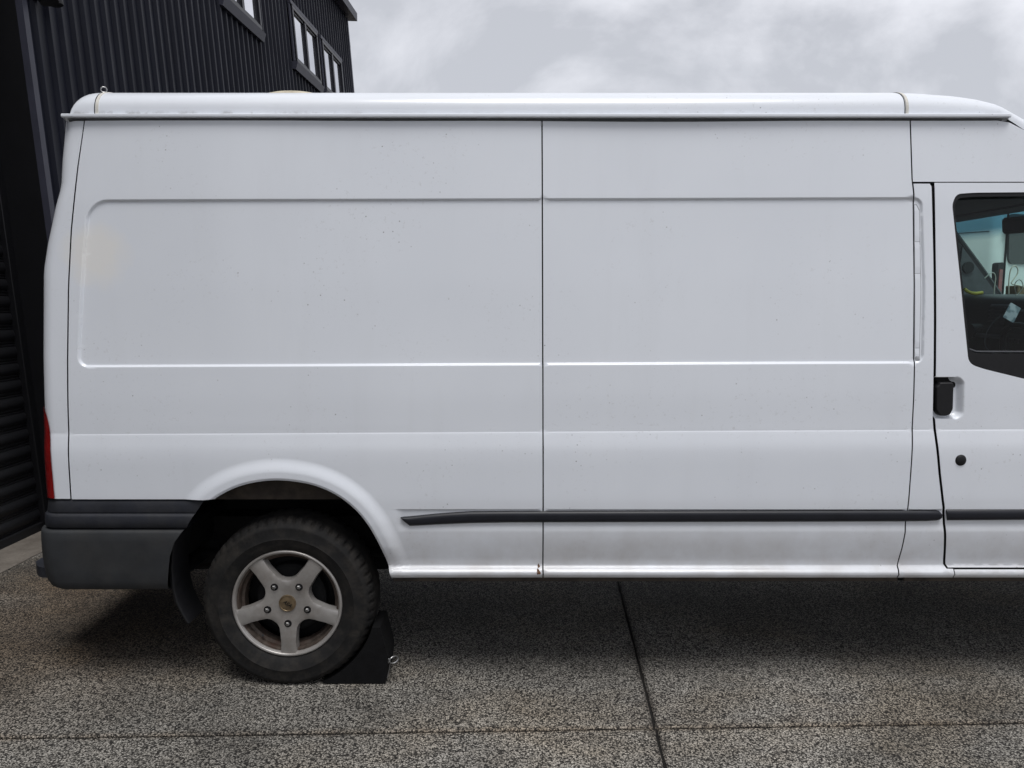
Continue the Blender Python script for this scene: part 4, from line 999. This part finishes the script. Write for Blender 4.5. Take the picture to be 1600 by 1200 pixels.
rm = MB().box((0, 0, 0), (.03, .24, .085), .02, Matrix.Rotation(R(20), 3, 'Z') @ Matrix.Rotation(R(-8), 3, 'Y')); rm.V = [(x + 2.60, y_ + .97, z + 1.96) for x, y_, z in rm.V]; rm.build('rear_view_mirror', M['rubber'], van, True)
MB().tube([(2.61, .98, 2.0), (2.70, .98, 2.04)], .010, 8).build('mirror_stalk', M['rubber'], van, True)
for ys in (.48, 1.35):
    wd = .46 if ys < 1 else .80
    st = bpy.data.objects.new('seat', None); link(st, van); st.location = (0, 0, 0)
    MB().box((1.98, ys, 1.0), (.46, wd, .14), .05).build('cushion', M['seat'], st, True)
    MB().box((1.70, ys, 1.32), (.12, wd, .60), .05, Matrix.Rotation(R(-6), 3, 'Y')).build('backrest', M['seat'], st, True)
    MB().box((1.68, ys, 1.72), (.08, .26, .16), .03).build('headrest', M['seat'], st, True)
mr = MB(); mr.box((2.86, -.14, 1.50), (.10, .17, .30), .03); mr.build('door_mirror', M['rubber'], dr, True)
mr = MB(); mr.tube([(2.88, .02, 1.42), (2.87, -.08, 1.44)], .02, 8); mr.build('mirror_arm', M['rubber'], dr, True)
MB().tube([(2.45, .28, 1.96), (2.45, .28, 1.97)], .01, 6).build('grab_handle', M['inside'], van)

sg = MB().tube([(1.80, yB - .001, 1.392), (1.83, yB - .004, 1.381), (2.2, yB - .004, 1.380), (2.9, yB - .004, 1.378)], .0035, 6); sg.build('glass_channel', M['inside2'], dr, True)
# ---- loose things on the dashboard
def curve(name, pts, r_, mat, label, cat, group=None, n_=6):
    q = chaikin([tuple(p) for p in pts], 3, False); o = MB().tube(q, r_, n_).build(name, mat, None, True); return tag(o, label, cat, group)
curve('cable', [(2.80, 1.50, 1.605), (2.80, 1.50, 1.66), (2.805, 1.50, 1.715), (2.78, 1.50, 1.74), (2.74, 1.50, 1.70)], .0035, M['cable'], 'short hooked off-white cable end sticking up from the dashboard', 'cable')
curve('cable', [(2.86, 1.46, 1.61), (2.855, 1.46, 1.68), (2.86, 1.46, 1.76), (2.89, 1.46, 1.775), (2.91, 1.46, 1.735), (2.88, 1.46, 1.69), (2.865, 1.46, 1.665), (2.93, 1.44, 1.655), (2.955, 1.42, 1.61)], .0035, M['cable'], 'off-white cable looped upright in the middle of the dashboard', 'cable')
curve('cable', [(2.62, 1.02, 1.60), (2.60, 1.02, 1.66), (2.63, 1.02, 1.69), (2.655, 1.02, 1.65), (2.63, 1.02, 1.61), (2.60, 1.0, 1.60)], .0022, M['cable'], 'thin grey cable loop on the dashboard nearest the door', 'cable')
curve('cable', [(2.52, .98, 1.50), (2.46, .98, 1.44), (2.44, .98, 1.36), (2.47, .98, 1.31), (2.52, .97, 1.30)], .003, M['inside2'], 'grey charging cable hanging down from the phone', 'cable')
curve('yellow_hose', [(2.66, 1.56, 1.64), (2.69, 1.56, 1.618), (2.73, 1.56, 1.612), (2.77, 1.56, 1.618)], .010, M['yellow'], 'short yellow hose lying on the dashboard behind the glass', 'hose', n_=8)
bx_ = MB().box((2.955, 1.50, 1.625), (.13, .09, .065), .004, Matrix.Rotation(R(12), 3, 'Z')).build('card_box', M['card']); tag(bx_, 'small brown box lying on the dashboard under the windscreen', 'box')
nz_ = Vector((.10, -.80, .58)).normalized(); ax_ = Vector((.55, 0, .80)); ax_ = (ax_ - nz_ * ax_.dot(nz_)).normalized(); ay2 = nz_.cross(ax_)
ph = MB().box((2.525, .90, 1.515), (.115, .055, .010), .003, Matrix((ax_, ay2, nz_)).transposed()).build('phone', M['phone']); tag(ph, 'phone with pale glowing screen propped against the dashboard', 'phone')

# ------------------------------------------------------------------ wheel chock
ck = empty('wheel_chock', (-.62, .16, 0), 'black rubber wheel chock wedged against the rear tyre', 'wheel chock')
arc = [(-.923 + .3615 * math.cos(a), .344 + .3615 * math.sin(a)) for a in np.linspace(R(-68), R(-15.5), 16)]
arc = [(x, max(z, .006)) for x, z in arc]
poly = [(-.772, .002)] + arc + [(-.570, .245), (-.543, .245), (-.528, .18), (-.512, .11), (-.518, .04), (-.526, .002)]
b = MB().prism(poly, 'y', .026, .20); cb = recalc(b.build('wedge', M['chock'], ck))
rb = MB(); c0 = Vector((-.490, .04, .100))
rb.tube([c0 + Vector((.018 * math.cos(a), .018 * math.sin(a), .006 * math.sin(a) + .004 * math.cos(a))) for a in np.linspace(0, 2 * math.pi, 25)[:-1]], .0028, 7, True)
rb.tube([(-.511 + .003 * math.cos(a), .036, .097 + .009 * math.sin(a)) for a in np.linspace(0, 2 * math.pi, 17)[:-1]], .0026, 6, True)
rb.build('wire_ring', M['wire'], ck, True)
MB().tube([(-.503, .030, .090), (-.509, .030, .06), (-.518, .030, .025)], .0012, 5).build('tie_wire', M['wire'], ck)

# ------------------------------------------------------------------ second van, seen through the windscreen
v2 = empty('parked_van', (5.0, 5.0, 0), 'second white van beyond, seen green through the windscreen of the near van', 'van')
X0, X1, Y0, Y1 = 4.96, 6.94, 5.0, 10.4
sec = [(.35, .06), (.55, .015), (1.0, 0), (1.9, .02), (2.35, .05), (2.60, .10), (2.70, .18), (2.735, .32), (2.75, .96)]
def ringz(z, ins, r_=.10):
    pts = []
    for cx, cy, a0 in ((X0 + ins + r_, Y0 + ins * .6 + r_, 180), (X1 - ins - r_, Y0 + ins * .6 + r_, 270), (X1 - ins - r_, Y1 - ins - r_, 0), (X0 + ins + r_, Y1 - ins - r_, 90)):
        for k in range(6): a = R(a0 + 90 * k / 5); pts.append((cx + r_ * math.cos(a), cy + r_ * math.sin(a), z))
    return pts
V = []; F = []
for z, ins in sec: V += ringz(z, min(ins, .8), .10)
m = 24
for i in range(len(sec) - 1):
    for k in range(m): F.append((i * m + k, i * m + (k + 1) % m, (i + 1) * m + (k + 1) % m, (i + 1) * m + k))
F += [tuple(range(m)), tuple((len(sec) - 1) * m + k for k in range(m))]
recalc(mesh('body', V, F, M['white2'], v2, smooth=True))
MB().prism(fillet([(5.16, 1.93), (5.90, 1.93), (5.90, 2.44), (5.12, 2.44)], .08), 'y', Y0 - .004, Y0 + .02).build('rear_window', M['dark_glass'], v2)
MB().prism(fillet([(6.06, 1.93), (6.76, 1.93), (6.80, 2.44), (6.06, 2.44)], .08), 'y', Y0 - .004, Y0 + .02).build('rear_window', M['dark_glass'], v2)
for xa in (X0 + .035, X1 - .125):
    lt = MB().prism(fillet([(xa, 1.30), (xa + .09, 1.30), (xa + .09, 1.94), (xa, 1.94)], .03), 'y', Y0 - .006, Y0 + .06).build('tail_light', M['rubber'], v2)
    MB().prism(fillet([(xa + .018, 1.5), (xa + .072, 1.5), (xa + .072, 1.87), (xa + .018, 1.87)], .02), 'y', Y0 - .012, Y0 + .0).build('lens', M['red'], lt)
MB().box((5.98, Y0 + .0, 1.45), (.008, .02, 1.9)).build('door_gap', M['black'], v2)
MB().box((X0 + .145, Y0 + .0, 2.0), (.007, .02, 1.0)).build('door_gap', M['black'], v2)
MB().box((X0 + .13, Y0 - .01, 2.27), (.09, .02, .05), .005).build('door_hinge', M['white2'], v2)
MB().prism([(Y0 + .12, 2.262), (Y1 - 1.6, 2.300), (Y1 - 1.6, 2.306), (Y0 + .12, 2.268)], 'x', X0 + .04, X0 + .065).build('roof_seam', M['black'], v2)
MB().box((X0 + .008, 5.42, 1.87), (.02, .30, .035), .004).build('side_slot', M['black'], v2)
MB().box((5.98, Y0 - .03, .62), (1.86, .10, .26), .03).build('rear_bumper', M['bumper'], v2)
v2.rotation_euler = (0, 0, R(25))
for xw in (X0 + .12, X1 - .12):
    for yw in (6.0, 9.4):
        t_ = MB(); prf = [(.0, -.08), (.19, -.08), (.21, -.10), (.30, -.11), (.335, -.06), (.345, 0), (.335, .06), (.30, .11), (.21, .10), (.0, .08)]
        for k in range(32): pass
        Vv = []; Fv = []
        for k in range(32):
            a = 2 * math.pi * k / 32
            for r_, x_ in prf: Vv.append((xw + x_, yw + r_ * math.cos(a), .345 + r_ * math.sin(a)))
        for k in range(32):
            for i in range(len(prf) - 1): Fv.append((k * 10 + i, k * 10 + i + 1, ((k + 1) % 32) * 10 + i + 1, ((k + 1) % 32) * 10 + i))
        mesh('wheel', Vv, Fv, M['tyre'], v2, smooth=True)
